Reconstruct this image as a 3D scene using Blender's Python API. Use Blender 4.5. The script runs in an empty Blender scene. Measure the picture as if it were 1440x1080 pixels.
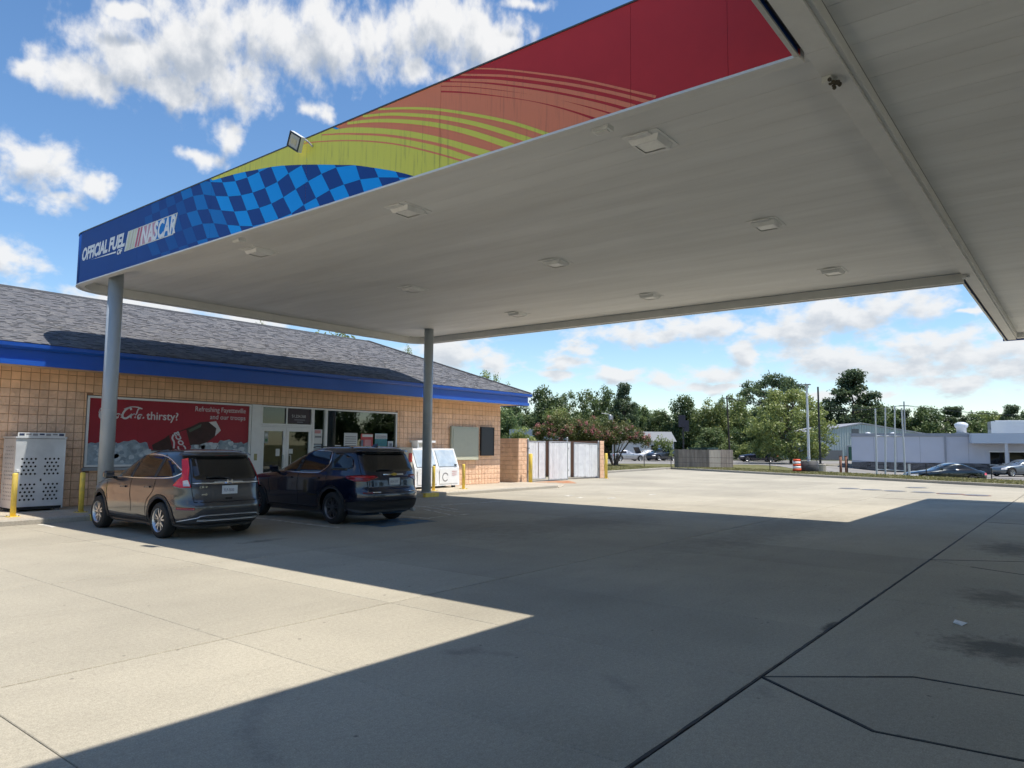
import bpy, bmesh, math, random
import numpy as np
from mathutils import Vector, Matrix
from mathutils.geometry import tessellate_polygon
random.seed(7); np.random.seed(7)
S = bpy.context.scene
COL = S.collection
# ------------------------------------------------------------------ camera
EYE = 1.68
YAW, PITCH, ROLL = 0.668248, 0.0858989, 0.0080161
def cam_basis():
    f = np.array([math.cos(YAW)*math.cos(PITCH), math.sin(YAW)*math.cos(PITCH), math.sin(PITCH)])
    r = np.array([math.sin(YAW), -math.cos(YAW), 0.0]); u = np.cross(r, f)
    return math.cos(ROLL)*r+math.sin(ROLL)*u, -math.sin(ROLL)*r+math.cos(ROLL)*u, f
_r, _u, _f = cam_basis()
cd = bpy.data.cameras.new('camera'); cam = bpy.data.objects.new('camera', cd); COL.objects.link(cam)
cam.matrix_world = Matrix(((_r[0], _u[0], -_f[0], 0), (_r[1], _u[1], -_f[1], 0), (_r[2], _u[2], -_f[2], EYE), (0, 0, 0, 1)))
cd.sensor_width = 36.0; cd.lens = 1021.161/1440*36; cd.clip_start = 0.05; cd.clip_end = 6000
S.camera = cam
# ------------------------------------------------------------------ sun, sky, exposure
SUN = Vector((0.135, -0.362, 1.0)).normalized()
sd = bpy.data.lights.new('sun', 'SUN'); sd.energy = 5.0; sd.angle = math.radians(0.53); sd.color = (1.0, 0.945, 0.86)
so = bpy.data.objects.new('sun', sd); COL.objects.link(so); so.location = (0, 0, 60)
so.rotation_euler = (-SUN).to_track_quat('-Z', 'Y').to_euler()
S.view_settings.view_transform = 'Standard'; S.view_settings.look = 'None'
S.view_settings.exposure = 0.25; S.view_settings.gamma = 1.0; S.view_settings.use_curve_mapping = False
W = bpy.data.worlds.new('World'); S.world = W; W.use_nodes = True
CLOUDS = [(1.274, 0.413, 0.028, 0.014), (1.231, 0.417, 0.064, 0.027), (1.171, 0.448, 0.065, 0.043), (1.099, 0.482, 0.094, 0.059), (1.067, 0.449, 0.098, 0.043), (1.017, 0.512, 0.079, 0.048), (0.937, 0.512, 0.084, 0.052), (0.855, 0.525, 0.096, 0.052), (0.774, 0.532, 0.091, 0.057), (0.703, 0.533, 0.068, 0.034), (0.809, 0.489, 0.061, 0.029), (1.117, 0.424, 0.075, 0.021), (1.178, 0.499, 0.036, 0.013), (0.692, 0.505, 0.045, 0.025), (0.948, 0.429, 0.026, 0.014), (1.086, 0.353, 0.033, 0.012), (1.054, 0.382, 0.019, 0.025), (1.26, 0.31, 0.064, 0.036), (1.237, 0.279, 0.024, 0.017), (1.2, 0.302, 0.025, 0.016), (1.288, 0.204, 0.042, 0.023), (1.153, 0.169, 0.119, 0.019), (1.02, 0.159, 0.06, 0.015), (0.747, 0.126, 0.067, 0.034), (0.698, 0.115, 0.035, 0.021), (0.663, 0.066, 0.039, 0.013), (0.6, 0.117, 0.045, 0.015), (0.578, 0.133, 0.026, 0.013), (0.522, 0.098, 0.059, 0.015), (0.609, 0.102, 0.043, 0.011), (0.46, 0.09, 0.031, 0.015), (0.412, 0.159, 0.074, 0.023), (0.502, 0.154, 0.089, 0.017), (0.386, 0.1, 0.049, 0.015), (0.356, 0.121, 0.026, 0.023), (0.301, 0.147, 0.054, 0.025), (0.233, 0.17, 0.109, 0.032), (0.154, 0.173, 0.045, 0.03), (0.259, 0.118, 0.089, 0.021), (0.187, 0.102, 0.089, 0.023), (0.141, 0.121, 0.059, 0.025), (0.095, 0.11, 0.084, 0.034), (0.051, 0.091, 0.059, 0.032), (0.121, 0.078, 0.059, 0.013), (0.1, 0.161, 0.016, 0.005), (0.652, 0.569, 0.041, 0.009), (0.4, 0.08, 0.059, 0.01), (0.244, 0.068, 0.088, 0.008)]
_rc = random.Random(3)
for k in range(9):                      # the same broken cumulus carries on all round the sky
    a0 = 1.8 + k*0.48 + _rc.uniform(-.1, .1); e0 = _rc.choice((.12, .2, .34, .5, .62)); s = .6 + e0*.9
    for j in range(3):
        CLOUDS.append((((a0+_rc.uniform(-.1, .1)+math.pi) % (2*math.pi))-math.pi, e0+_rc.uniform(-.03, .04)*s, _rc.uniform(.06, .11)*s, _rc.uniform(.025, .05)*s))
def build_world():
    nt = W.node_tree; nt.nodes.clear(); N = nt.nodes.new; L = nt.links.new
    # a group: (azimuth, elevation) -> cloud density
    g = bpy.data.node_groups.new('cloud_density', 'ShaderNodeTree')
    g.interface.new_socket('v', in_out='INPUT', socket_type='NodeSocketVector')
    g.interface.new_socket('d', in_out='OUTPUT', socket_type='NodeSocketFloat')
    gi = g.nodes.new('NodeGroupInput'); go = g.nodes.new('NodeGroupOutput')
    def gm(op, a, b=None):
        n = g.nodes.new('ShaderNodeMath'); n.operation = op
        for i, q in enumerate((a, b)):
            if q is None: continue
            if hasattr(q, 'links'): g.links.new(q, n.inputs[i])
            else: n.inputs[i].default_value = q
        return n.outputs[0]
    def gv(op, a, b):
        n = g.nodes.new('ShaderNodeVectorMath'); n.operation = op
        for i, q in enumerate((a, b)):
            if q is None: continue
            if hasattr(q, 'links'): g.links.new(q, n.inputs[i])
            else: n.inputs[i].default_value = q
        return n.outputs['Value'] if op == 'LENGTH' else n.outputs[0]
    def noise(vec, scale, detail, rough, dist=0.0):
        n = g.nodes.new('ShaderNodeTexNoise'); n.inputs['Scale'].default_value = scale; n.inputs['Detail'].default_value = detail
        n.inputs['Roughness'].default_value = rough; n.inputs['Distortion'].default_value = dist; g.links.new(vec, n.inputs['Vector']); return n
    v = gi.outputs[0]
    sv_ = g.nodes.new('ShaderNodeSeparateXYZ'); g.links.new(v, sv_.inputs[0])
    ln_ = gm('MULTIPLY', gm('LOGARITHM', gm('ADD', gm('MAXIMUM', sv_.outputs[1], -.1), .15), 2.71828), .62)     # clouds near the horizon are farther, so flatter and finer
    cv_ = g.nodes.new('ShaderNodeCombineXYZ'); g.links.new(gm('MULTIPLY', sv_.outputs[0], 1.3), cv_.inputs[0]); g.links.new(ln_, cv_.inputs[1]); vs = cv_.outputs[0]
    wn = noise(vs, 17.0, 3.0, .55)
    warp = gv('MULTIPLY', gv('SUBTRACT', wn.outputs['Color'], (.5, .5, .5)), (.045, .03, 0))
    v2 = gv('ADD', v, warp)
    acc = None
    for a, e, ra, re in CLOUDS:
        q = gv('LENGTH', gv('MULTIPLY', gv('SUBTRACT', v2, (a, e, 0)), (1/(ra*1.2), 1/(re*1.2), 0)), None)
        acc = q if acc is None else gm('MINIMUM', acc, q)
    blob = gm('SUBTRACT', 1.0, acc)
    blob = gm('MAXIMUM', blob, -0.6)
    f1 = noise(vs, 21.0, 8.0, .57, .12).outputs['Fac']
    f2 = noise(gv('ADD', vs, (3.1, 1.7, .4)), 9.0, 4.0, .5).outputs['Fac']
    d = gm('ADD', gm('MULTIPLY', blob, 0.95), gm('MULTIPLY', gm('SUBTRACT', f1, .5), 2.05))
    d = gm('ADD', d, gm('MULTIPLY', gm('SUBTRACT', f2, .5), .8))
    g.links.new(d, go.inputs[0])
    def M(op, a, b=None, c=None):
        n = N('ShaderNodeMath'); n.operation = op
        for i, q in enumerate((a, b, c)):
            if q is None: continue
            if hasattr(q, 'links'): L(q, n.inputs[i])
            else: n.inputs[i].default_value = q
        return n.outputs[0]
    tc = N('ShaderNodeTexCoord'); sp = N('ShaderNodeSeparateXYZ'); L(tc.outputs['Generated'], sp.inputs[0])
    az = M('ARCTAN2', sp.outputs[1], sp.outputs[0]); el = M('ARCSINE', sp.outputs[2])
    def dens(daz, de, k):
        c = N('ShaderNodeCombineXYZ'); L(M('ADD', az, daz), c.inputs[0]); L(M('ADD', M('MULTIPLY', el, 1+k), de), c.inputs[1])
        n = N('ShaderNodeGroup'); n.node_tree = g; L(c.outputs[0], n.inputs[0]); return n.outputs[0]
    d0 = dens(0, 0, 0); d1 = dens(-0.008, 0.008, .05)
    def sstep(x, lo, hi):
        n = N('ShaderNodeMapRange'); n.interpolation_type = 'SMOOTHSTEP'; L(x, n.inputs[0])
        n.inputs[1].default_value = lo; n.inputs[2].default_value = hi; return n.outputs[0]
    alpha = sstep(d0, -0.02, 0.72)
    horiz = sstep(el, 0.0, 0.05); alpha = M('MULTIPLY', alpha, horiz); alpha = M('MULTIPLY', alpha, .97)
    shade = sstep(d1, .18, 1.15)            # how much cloud lies between this point and the sun
    lit = N('ShaderNodeMixRGB'); L(shade, lit.inputs[0]); lit.inputs[1].default_value = (1.06, 1.06, 1.06, 1); lit.inputs[2].default_value = (.54, .60, .69, 1)
    haze = sstep(el, .42, .03)
    lit2 = N('ShaderNodeMixRGB'); L(M('MULTIPLY', haze, .45), lit2.inputs[0]); L(lit.outputs[0], lit2.inputs[1]); lit2.inputs[2].default_value = (.92, .97, 1.02, 1)
    sky = N('ShaderNodeTexSky'); sky.sky_type = 'NISHITA'; sky.sun_disc = False
    sky.sun_elevation = math.asin(SUN.z); sky.sun_rotation = math.atan2(SUN.x, SUN.y)
    sky.altitude = 30; sky.air_density = 1.0; sky.dust_density = 0.3; sky.ozone_density = 2.2
    hs = N('ShaderNodeHueSaturation'); hs.inputs['Saturation'].default_value = 1.16; L(sky.outputs[0], hs.inputs['Color'])
    bs = N('ShaderNodeBackground'); L(hs.outputs[0], bs.inputs[0]); bs.inputs[1].default_value = 0.15
    bc = N('ShaderNodeBackground'); L(lit2.outputs[0], bc.inputs[0]); bc.inputs[1].default_value = 0.74
    mx = N('ShaderNodeMixShader'); L(alpha, mx.inputs[0]); L(bs.outputs[0], mx.inputs[1]); L(bc.outputs[0], mx.inputs[2])
    out = N('ShaderNodeOutputWorld'); L(mx.outputs[0], out.inputs[0])
build_world(); W.cycles.sampling_method = 'MANUAL'; W.cycles.sample_map_resolution = 256
S.cycles.max_bounces = 6; S.cycles.diffuse_bounces = 3; S.cycles.adaptive_threshold = .03; S.cycles.use_denoising = True; S.cycles.sample_clamp_indirect = 8
# ------------------------------------------------------------------ materials
MATS = {}
def mat(name, col, rough=.6, metal=0., var=0., vscale=6., bump=0., bscale=60., coat=0., spec=.5, detail=5., stretch=None, hue=None, rnd=0., emis=0., attr=None, alpha=None):
    """principled material; var = brightness variation by noise, hue = second colour mixed by noise, rnd = per-object variation"""
    if name in MATS: return MATS[name]
    m = bpy.data.materials.new(name); m.use_nodes = True; nt = m.node_tree; b = nt.nodes['Principled BSDF']; N = nt.nodes.new; L = nt.links.new
    b.inputs['Roughness'].default_value = rough; b.inputs['Metallic'].default_value = metal
    b.inputs['Specular IOR Level'].default_value = spec; b.inputs['Coat Weight'].default_value = coat; b.inputs['Coat Roughness'].default_value = .04
    c = (*col, 1); b.inputs['Base Color'].default_value = c
    geo = N('ShaderNodeNewGeometry'); vec = geo.outputs['Position']
    if stretch:
        mp = N('ShaderNodeVectorMath'); mp.operation = 'MULTIPLY'; L(vec, mp.inputs[0]); mp.inputs[1].default_value = stretch; vec = mp.outputs[0]
    cur = None
    if attr:
        at = N('ShaderNodeAttribute'); at.attribute_name = attr; cur = at.outputs['Color']
    if hue:
        n = N('ShaderNodeTexNoise'); n.inputs['Scale'].default_value = vscale*.6; n.inputs['Detail'].default_value = detail; L(vec, n.inputs['Vector'])
        r = N('ShaderNodeMapRange'); L(n.outputs['Fac'], r.inputs[0]); r.inputs[1].default_value = .38; r.inputs[2].default_value = .66
        mx = N('ShaderNodeMixRGB'); L(r.outputs[0], mx.inputs[0]); mx.inputs[1].default_value = c; mx.inputs[2].default_value = (*hue, 1)
        if cur is not None: L(cur, mx.inputs[1])
        cur = mx.outputs[0]
    if var or rnd:
        h = N('ShaderNodeHueSaturation')
        if cur is not None: L(cur, h.inputs['Color'])
        else: h.inputs['Color'].default_value = c
        val = None
        if var:
            n = N('ShaderNodeTexNoise'); n.inputs['Scale'].default_value = vscale; n.inputs['Detail'].default_value = detail; n.inputs['Roughness'].default_value = .62; L(vec, n.inputs['Vector'])
            r = N('ShaderNodeMapRange'); L(n.outputs['Fac'], r.inputs[0]); r.inputs[1].default_value = .25; r.inputs[2].default_value = .75; r.inputs[3].default_value = 1-var; r.inputs[4].default_value = 1+var
            val = r.outputs[0]
        if rnd:
            oi = N('ShaderNodeObjectInfo'); r = N('ShaderNodeMapRange'); L(oi.outputs['Random'], r.inputs[0]); r.inputs[3].default_value = 1-rnd; r.inputs[4].default_value = 1+rnd
            if val is None: val = r.outputs[0]
            else:
                q = N('ShaderNodeMath'); q.operation = 'MULTIPLY'; L(val, q.inputs[0]); L(r.outputs[0], q.inputs[1]); val = q.outputs[0]
        L(val, h.inputs['Value']); cur = h.outputs['Color']
    if cur is not None: L(cur, b.inputs['Base Color'])
    if bump:
        n = N('ShaderNodeTexNoise'); n.inputs['Scale'].default_value = bscale; n.inputs['Detail'].default_value = 6; L(vec, n.inputs['Vector'])
        bp = N('ShaderNodeBump'); bp.inputs['Strength'].default_value = bump; bp.inputs['Distance'].default_value = .02; L(n.outputs['Fac'], bp.inputs['Height']); L(bp.outputs[0], b.inputs['Normal'])
    if emis:
        b.inputs['Emission Color'].default_value = c; b.inputs['Emission Strength'].default_value = emis
    MATS[name] = m; return m
def glass_mat(name, tint=(.10, .12, .12), refl=1.0):
    if name in MATS: return MATS[name]
    m = bpy.data.materials.new(name); m.use_nodes = True; nt = m.node_tree; nt.nodes.clear(); N = nt.nodes.new; L = nt.links.new
    t = N('ShaderNodeBsdfTransparent'); t.inputs[0].default_value = (*tint, 1); g = N('ShaderNodeBsdfGlossy'); g.inputs['Roughness'].default_value = .015; g.inputs[0].default_value = (.92, .97, .95, 1)
    f = N('ShaderNodeFresnel'); f.inputs[0].default_value = 1.6; k = N('ShaderNodeMath'); k.operation = 'MULTIPLY'; L(f.outputs[0], k.inputs[0]); k.inputs[1].default_value = 2.1*refl; k.use_clamp = True
    mx = N('ShaderNodeMixShader'); L(k.outputs[0], mx.inputs[0]); L(t.outputs[0], mx.inputs[1]); L(g.outputs[0], mx.inputs[2])
    o = N('ShaderNodeOutputMaterial'); L(mx.outputs[0], o.inputs[0]); MATS[name] = m; return m
def leaf_mat(name, col, col2):
    if name in MATS: return MATS[name]
    m = bpy.data.materials.new(name); m.use_nodes = True; nt = m.node_tree; nt.nodes.clear(); N = nt.nodes.new; L = nt.links.new
    geo = N('ShaderNodeNewGeometry'); n = N('ShaderNodeTexNoise'); n.inputs['Scale'].default_value = .55; n.inputs['Detail'].default_value = 4; L(geo.outputs['Position'], n.inputs['Vector'])
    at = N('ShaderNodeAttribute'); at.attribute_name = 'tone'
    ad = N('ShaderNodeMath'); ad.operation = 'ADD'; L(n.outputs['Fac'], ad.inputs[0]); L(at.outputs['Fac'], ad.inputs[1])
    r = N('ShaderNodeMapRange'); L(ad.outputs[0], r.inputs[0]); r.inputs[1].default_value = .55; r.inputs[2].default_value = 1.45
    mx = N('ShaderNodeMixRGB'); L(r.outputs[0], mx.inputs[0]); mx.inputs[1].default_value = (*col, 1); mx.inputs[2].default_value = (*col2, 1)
    oi = N('ShaderNodeObjectInfo'); rr = N('ShaderNodeMapRange'); L(oi.outputs['Random'], rr.inputs[0]); rr.inputs[3].default_value = .8; rr.inputs[4].default_value = 1.2
    h = N('ShaderNodeHueSaturation'); L(rr.outputs[0], h.inputs['Value']); L(mx.outputs[0], h.inputs['Color'])
    d = N('ShaderNodeBsdfDiffuse'); t = N('ShaderNodeBsdfTranslucent'); gl = N('ShaderNodeBsdfGlossy'); gl.inputs['Roughness'].default_value = .45; gl.inputs[0].default_value = (.5, .5, .5, 1)
    for s in (d, t): L(h.outputs['Color'], s.inputs[0])
    a = N('ShaderNodeMixShader'); a.inputs[0].default_value = .42; L(d.outputs[0], a.inputs[1]); L(t.outputs[0], a.inputs[2])
    b = N('ShaderNodeMixShader'); b.inputs[0].default_value = .06; L(a.outputs[0], b.inputs[1]); L(gl.outputs[0], b.inputs[2])
    o = N('ShaderNodeOutputMaterial'); L(b.outputs[0], o.inputs[0]); MATS[name] = m; return m
# ------------------------------------------------------------------ mesh helpers
class MB:
    def __init__(s): s.v = []; s.f = []; s.m = []; s.mi = 0
    def add(s, vs, fs):
        o = len(s.v); s.v += [tuple(map(float, p)) for p in vs]; s.f += [tuple(o+i for i in f) for f in fs]; s.m += [s.mi]*len(fs); return s
    def box(s, x0, x1, y0, y1, z0, z1):
        return s.add([(x0, y0, z0), (x1, y0, z0), (x1, y1, z0), (x0, y1, z0), (x0, y0, z1), (x1, y0, z1), (x1, y1, z1), (x0, y1, z1)],
                     [(0, 3, 2, 1), (4, 5, 6, 7), (0, 1, 5, 4), (1, 2, 6, 5), (2, 3, 7, 6), (3, 0, 4, 7)])
    def obox(s, c, ax, ay, az):
        c, ax, ay, az = map(Vector, (c, ax, ay, az)); P = [c+i*ax+j*ay+k*az for k in (-1, 1) for (i, j) in ((-1, -1), (1, -1), (1, 1), (-1, 1))]
        return s.add(P, [(0, 3, 2, 1), (4, 5, 6, 7), (0, 1, 5, 4), (1, 2, 6, 5), (2, 3, 7, 6), (3, 0, 4, 7)])
    def quad(s, a, b, c, d): return s.add([a, b, c, d], [(0, 1, 2, 3)])
    def prism(s, poly, z0, z1, bev=0.):
        n = len(poly); P = [(x, y, z0) for x, y in poly]+[(x, y, z1-bev) for x, y in poly]; F = [tuple(range(n-1, -1, -1))]+[(i, (i+1) % n, n+(i+1) % n, n+i) for i in range(n)]
        if bev:
            cx = sum(p[0] for p in poly)/n; cy = sum(p[1] for p in poly)/n; q = inset(poly, bev); P += [(x, y, z1) for x, y in q]
            F += [(n+i, n+(i+1) % n, 2*n+(i+1) % n, 2*n+i) for i in range(n)]+[tuple(range(2*n, 3*n))]
        else: F += [tuple(range(n, 2*n))]
        return s.add(P, F)
    def tube(s, p0, p1, r0, r1=None, n=12, cap=True):
        p0, p1 = Vector(p0), Vector(p1); r1 = r0 if r1 is None else r1; d = (p1-p0).normalized(); a = d.orthogonal().normalized(); b = d.cross(a)
        P = [p0+(a*math.cos(2*math.pi*i/n)+b*math.sin(2*math.pi*i/n))*r0 for i in range(n)]+[p1+(a*math.cos(2*math.pi*i/n)+b*math.sin(2*math.pi*i/n))*r1 for i in range(n)]
        F = [(i, (i+1) % n, n+(i+1) % n, n+i) for i in range(n)]
        if cap: F += [tuple(range(n-1, -1, -1)), tuple(range(n, 2*n))]
        return s.add(P, F)
    def path(s, pts, r, n=8):
        for a, b in zip(pts, pts[1:]): s.tube(a, b, r, None, n)
        return s
    def lathe(s, prof, c, axis='z', n=24, cap=True):
        """prof: list of (radius, height along axis)"""
        P = []
        for r, h in prof:
            for i in range(n):
                t = 2*math.pi*i/n; a, b = r*math.cos(t), r*math.sin(t)
                q = (a, b, h) if axis == 'z' else ((h, a, b) if axis == 'x' else (b, h, a)); P.append((c[0]+q[0], c[1]+q[1], c[2]+q[2]))
        F = [(j*n+i, j*n+(i+1) % n, (j+1)*n+(i+1) % n, (j+1)*n+i) for j in range(len(prof)-1) for i in range(n)]
        if cap: F += [tuple(range(n-1, -1, -1)), tuple(range((len(prof)-1)*n, len(prof)*n))]
        return s.add(P, F)
    def mesh(s, name, mats, smooth=False):
        me = bpy.data.meshes.new(name); me.from_pydata(s.v, [], s.f)
        for m in (mats if isinstance(mats, (list, tuple)) else [mats]): me.materials.append(m)
        if any(s.m): me.polygons.foreach_set('material_index', s.m)
        if smooth: me.polygons.foreach_set('use_smooth', [True]*len(s.f))
        me.update(); return me
def inset(poly, d):
    n = len(poly); out = []
    area = sum(poly[i][0]*poly[(i+1) % n][1]-poly[(i+1) % n][0]*poly[i][1] for i in range(n)); sg = 1 if area > 0 else -1
    for i in range(n):
        p0, p1, p2 = Vector(poly[i-1]), Vector(poly[i]), Vector(poly[(i+1) % n]); e1 = (p1-p0).normalized(); e2 = (p2-p1).normalized()
        n1 = Vector((-e1.y, e1.x))*sg; n2 = Vector((-e2.y, e2.x))*sg; b = n1+n2; k = b.dot(n1); b = b*(d/max(k, .25)); out.append((p1.x+b.x, p1.y+b.y))
    return out
def clip(poly, a, b, c):
    """keep a*x+b*y+c>=0"""
    out = []
    for i in range(len(poly)):
        p, q = poly[i], poly[(i+1) % len(poly)]; dp = a*p[0]+b*p[1]+c; dq = a*q[0]+b*q[1]+c
        if dp >= 0: out.append(p)
        if (dp >= 0) != (dq >= 0): t = dp/(dp-dq); out.append((p[0]+t*(q[0]-p[0]), p[1]+t*(q[1]-p[1])))
    return out
def clip_rect(poly, x0, x1, y0, y1):
    for h in ((1, 0, -x0), (-1, 0, x1), (0, 1, -y0), (0, -1, y1)):
        if len(poly) < 3: return []
        poly = clip(poly, *h)
    return poly
WL = {}
def put(o, parent=None, loc=None):
    COL.objects.link(o)
    if parent is not None:
        o.parent = parent; o.location = Vector(loc if loc is not None else (0, 0, 0))-WL[parent.name]; WL[o.name] = WL[parent.name]+o.location
    else:
        if loc is not None: o.location = loc
        WL[o.name] = Vector(o.location)
    return o
def thing(name, label, cat, loc=(0, 0, 0), group=None):
    o = bpy.data.objects.new(name, None); o.empty_display_size = .2; put(o, None, loc); o['label'] = label; o['category'] = cat
    if group: o['group'] = group
    return o
def tag(o, label, cat, group=None):
    o['label'] = label; o['category'] = cat
    if group: o['group'] = group
    return o
def part(name, mb, m, parent, smooth=False, label=None, kind=None, bevel=0.):
    """a mesh in WORLD coordinates under its parent"""
    o = bpy.data.objects.new(name, mb.mesh(name, m, smooth)); put(o, parent, (0, 0, 0) if parent is not None else None)
    if label: o['label'] = label
    if kind: o['kind'] = kind
    if bevel:
        b = o.modifiers.new('bevel', 'BEVEL'); b.width = bevel; b.segments = 2; b.limit_method = 'ANGLE'
    return o
def lpart(name, mb, m, parent, smooth=False, loc=(0, 0, 0), kind=None):
    """a mesh in the LOCAL coordinates of its parent"""
    o = bpy.data.objects.new(name, mb.mesh(name, m, smooth)); COL.objects.link(o); o.parent = parent; o.location = loc; WL[o.name] = WL.get(parent.name, Vector())+Vector(loc)
    if kind: o['kind'] = kind
    return o
def structure(name, mb, m, smooth=False):
    o = bpy.data.objects.new(name, mb.mesh(name, m, smooth)); put(o); o['kind'] = 'structure'; return o
def copy_tree(o, loc, rz=0., label=None, parent=None, scale=None):
    c = o.copy(); COL.objects.link(c)
    if parent is not None: c.parent = parent
    else:
        c.location = loc; c.rotation_euler = (0, 0, rz); WL[c.name] = Vector(loc)
        if scale: c.scale = scale
        if label: c['label'] = label
    for ch in list(o.children): copy_tree(ch, None, parent=c)
    return c
def text(name, body, size, org, xd, yd, m, parent, shear=0., xs=1., bold=0., align='LEFT', ext=.0015, spacing=1., local=False):
    cu = bpy.data.curves.new(name, 'FONT'); cu.body = body; cu.size = size; cu.shear = shear; cu.offset = bold; cu.extrude = ext; cu.align_x = align; cu.resolution_u = 3; cu.space_character = spacing
    t = bpy.data.objects.new('tmp_text', cu); COL.objects.link(t); bpy.context.view_layer.update()
    me = bpy.data.meshes.new_from_object(t.evaluated_get(bpy.context.evaluated_depsgraph_get())); bpy.data.objects.remove(t); bpy.data.curves.remove(cu)
    X, Y = Vector(xd).normalized(), Vector(yd).normalized(); Z = X.cross(Y)
    M = Matrix(((X.x*xs, Y.x, Z.x, org[0]), (X.y*xs, Y.y, Z.y, org[1]), (X.z*xs, Y.z, Z.z, org[2]), (0, 0, 0, 1))); me.transform(M)
    me.materials.clear(); me.materials.append(m); o = bpy.data.objects.new(name, me)
    if local: COL.objects.link(o); o.parent = parent
    else: put(o, parent, (0, 0, 0))
    return o
def flat(mb, poly, tof, t=.0015):
    """a thin sheet: polygon in 2-D mapped by tof(u, v, h) to 3-D, front at h=t with its rim down to h=0"""
    n = len(poly)
    if n < 3: return
    tri = tessellate_polygon([[Vector((p[0], p[1], 0)) for p in poly]])
    P = [tof(u, v, t) for u, v in poly]+[tof(u, v, 0) for u, v in poly]
    mb.add(P, [tuple(q) for q in tri]+[(i, n+i, n+(i+1) % n, (i+1) % n) for i in range(n)])
def ribbon(pts, w0, w1=None):
    """polygon of a stroke through pts with the widths w0..w1"""
    n = len(pts); l, r = [], []
    for i, p in enumerate(pts):
        a = Vector(pts[max(i-1, 0)]); b = Vector(pts[min(i+1, n-1)]); d = (b-a).normalized(); nn = Vector((-d.y, d.x)); w = (w0 if w1 is None else w0+(w1-w0)*i/(n-1))/2
        l.append((p[0]+nn.x*w, p[1]+nn.y*w)); r.append((p[0]-nn.x*w, p[1]-nn.y*w))
    return l+r[::-1]
def smooth_pts(pts, k=4):
    out = []
    n = len(pts)
    for i in range(n-1):
        p0, p1, p2, p3 = (np.array(pts[max(0, min(n-1, j))], float) for j in (i-1, i, i+1, i+2))
        for s in range(k):
            t = s/k; out.append(tuple(.5*((2*p1)+(-p0+p2)*t+(2*p0-5*p1+4*p2-p3)*t*t+(-p0+3*p1-3*p2+p3)*t**3)))
    out.append(tuple(pts[-1])); return out
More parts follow.
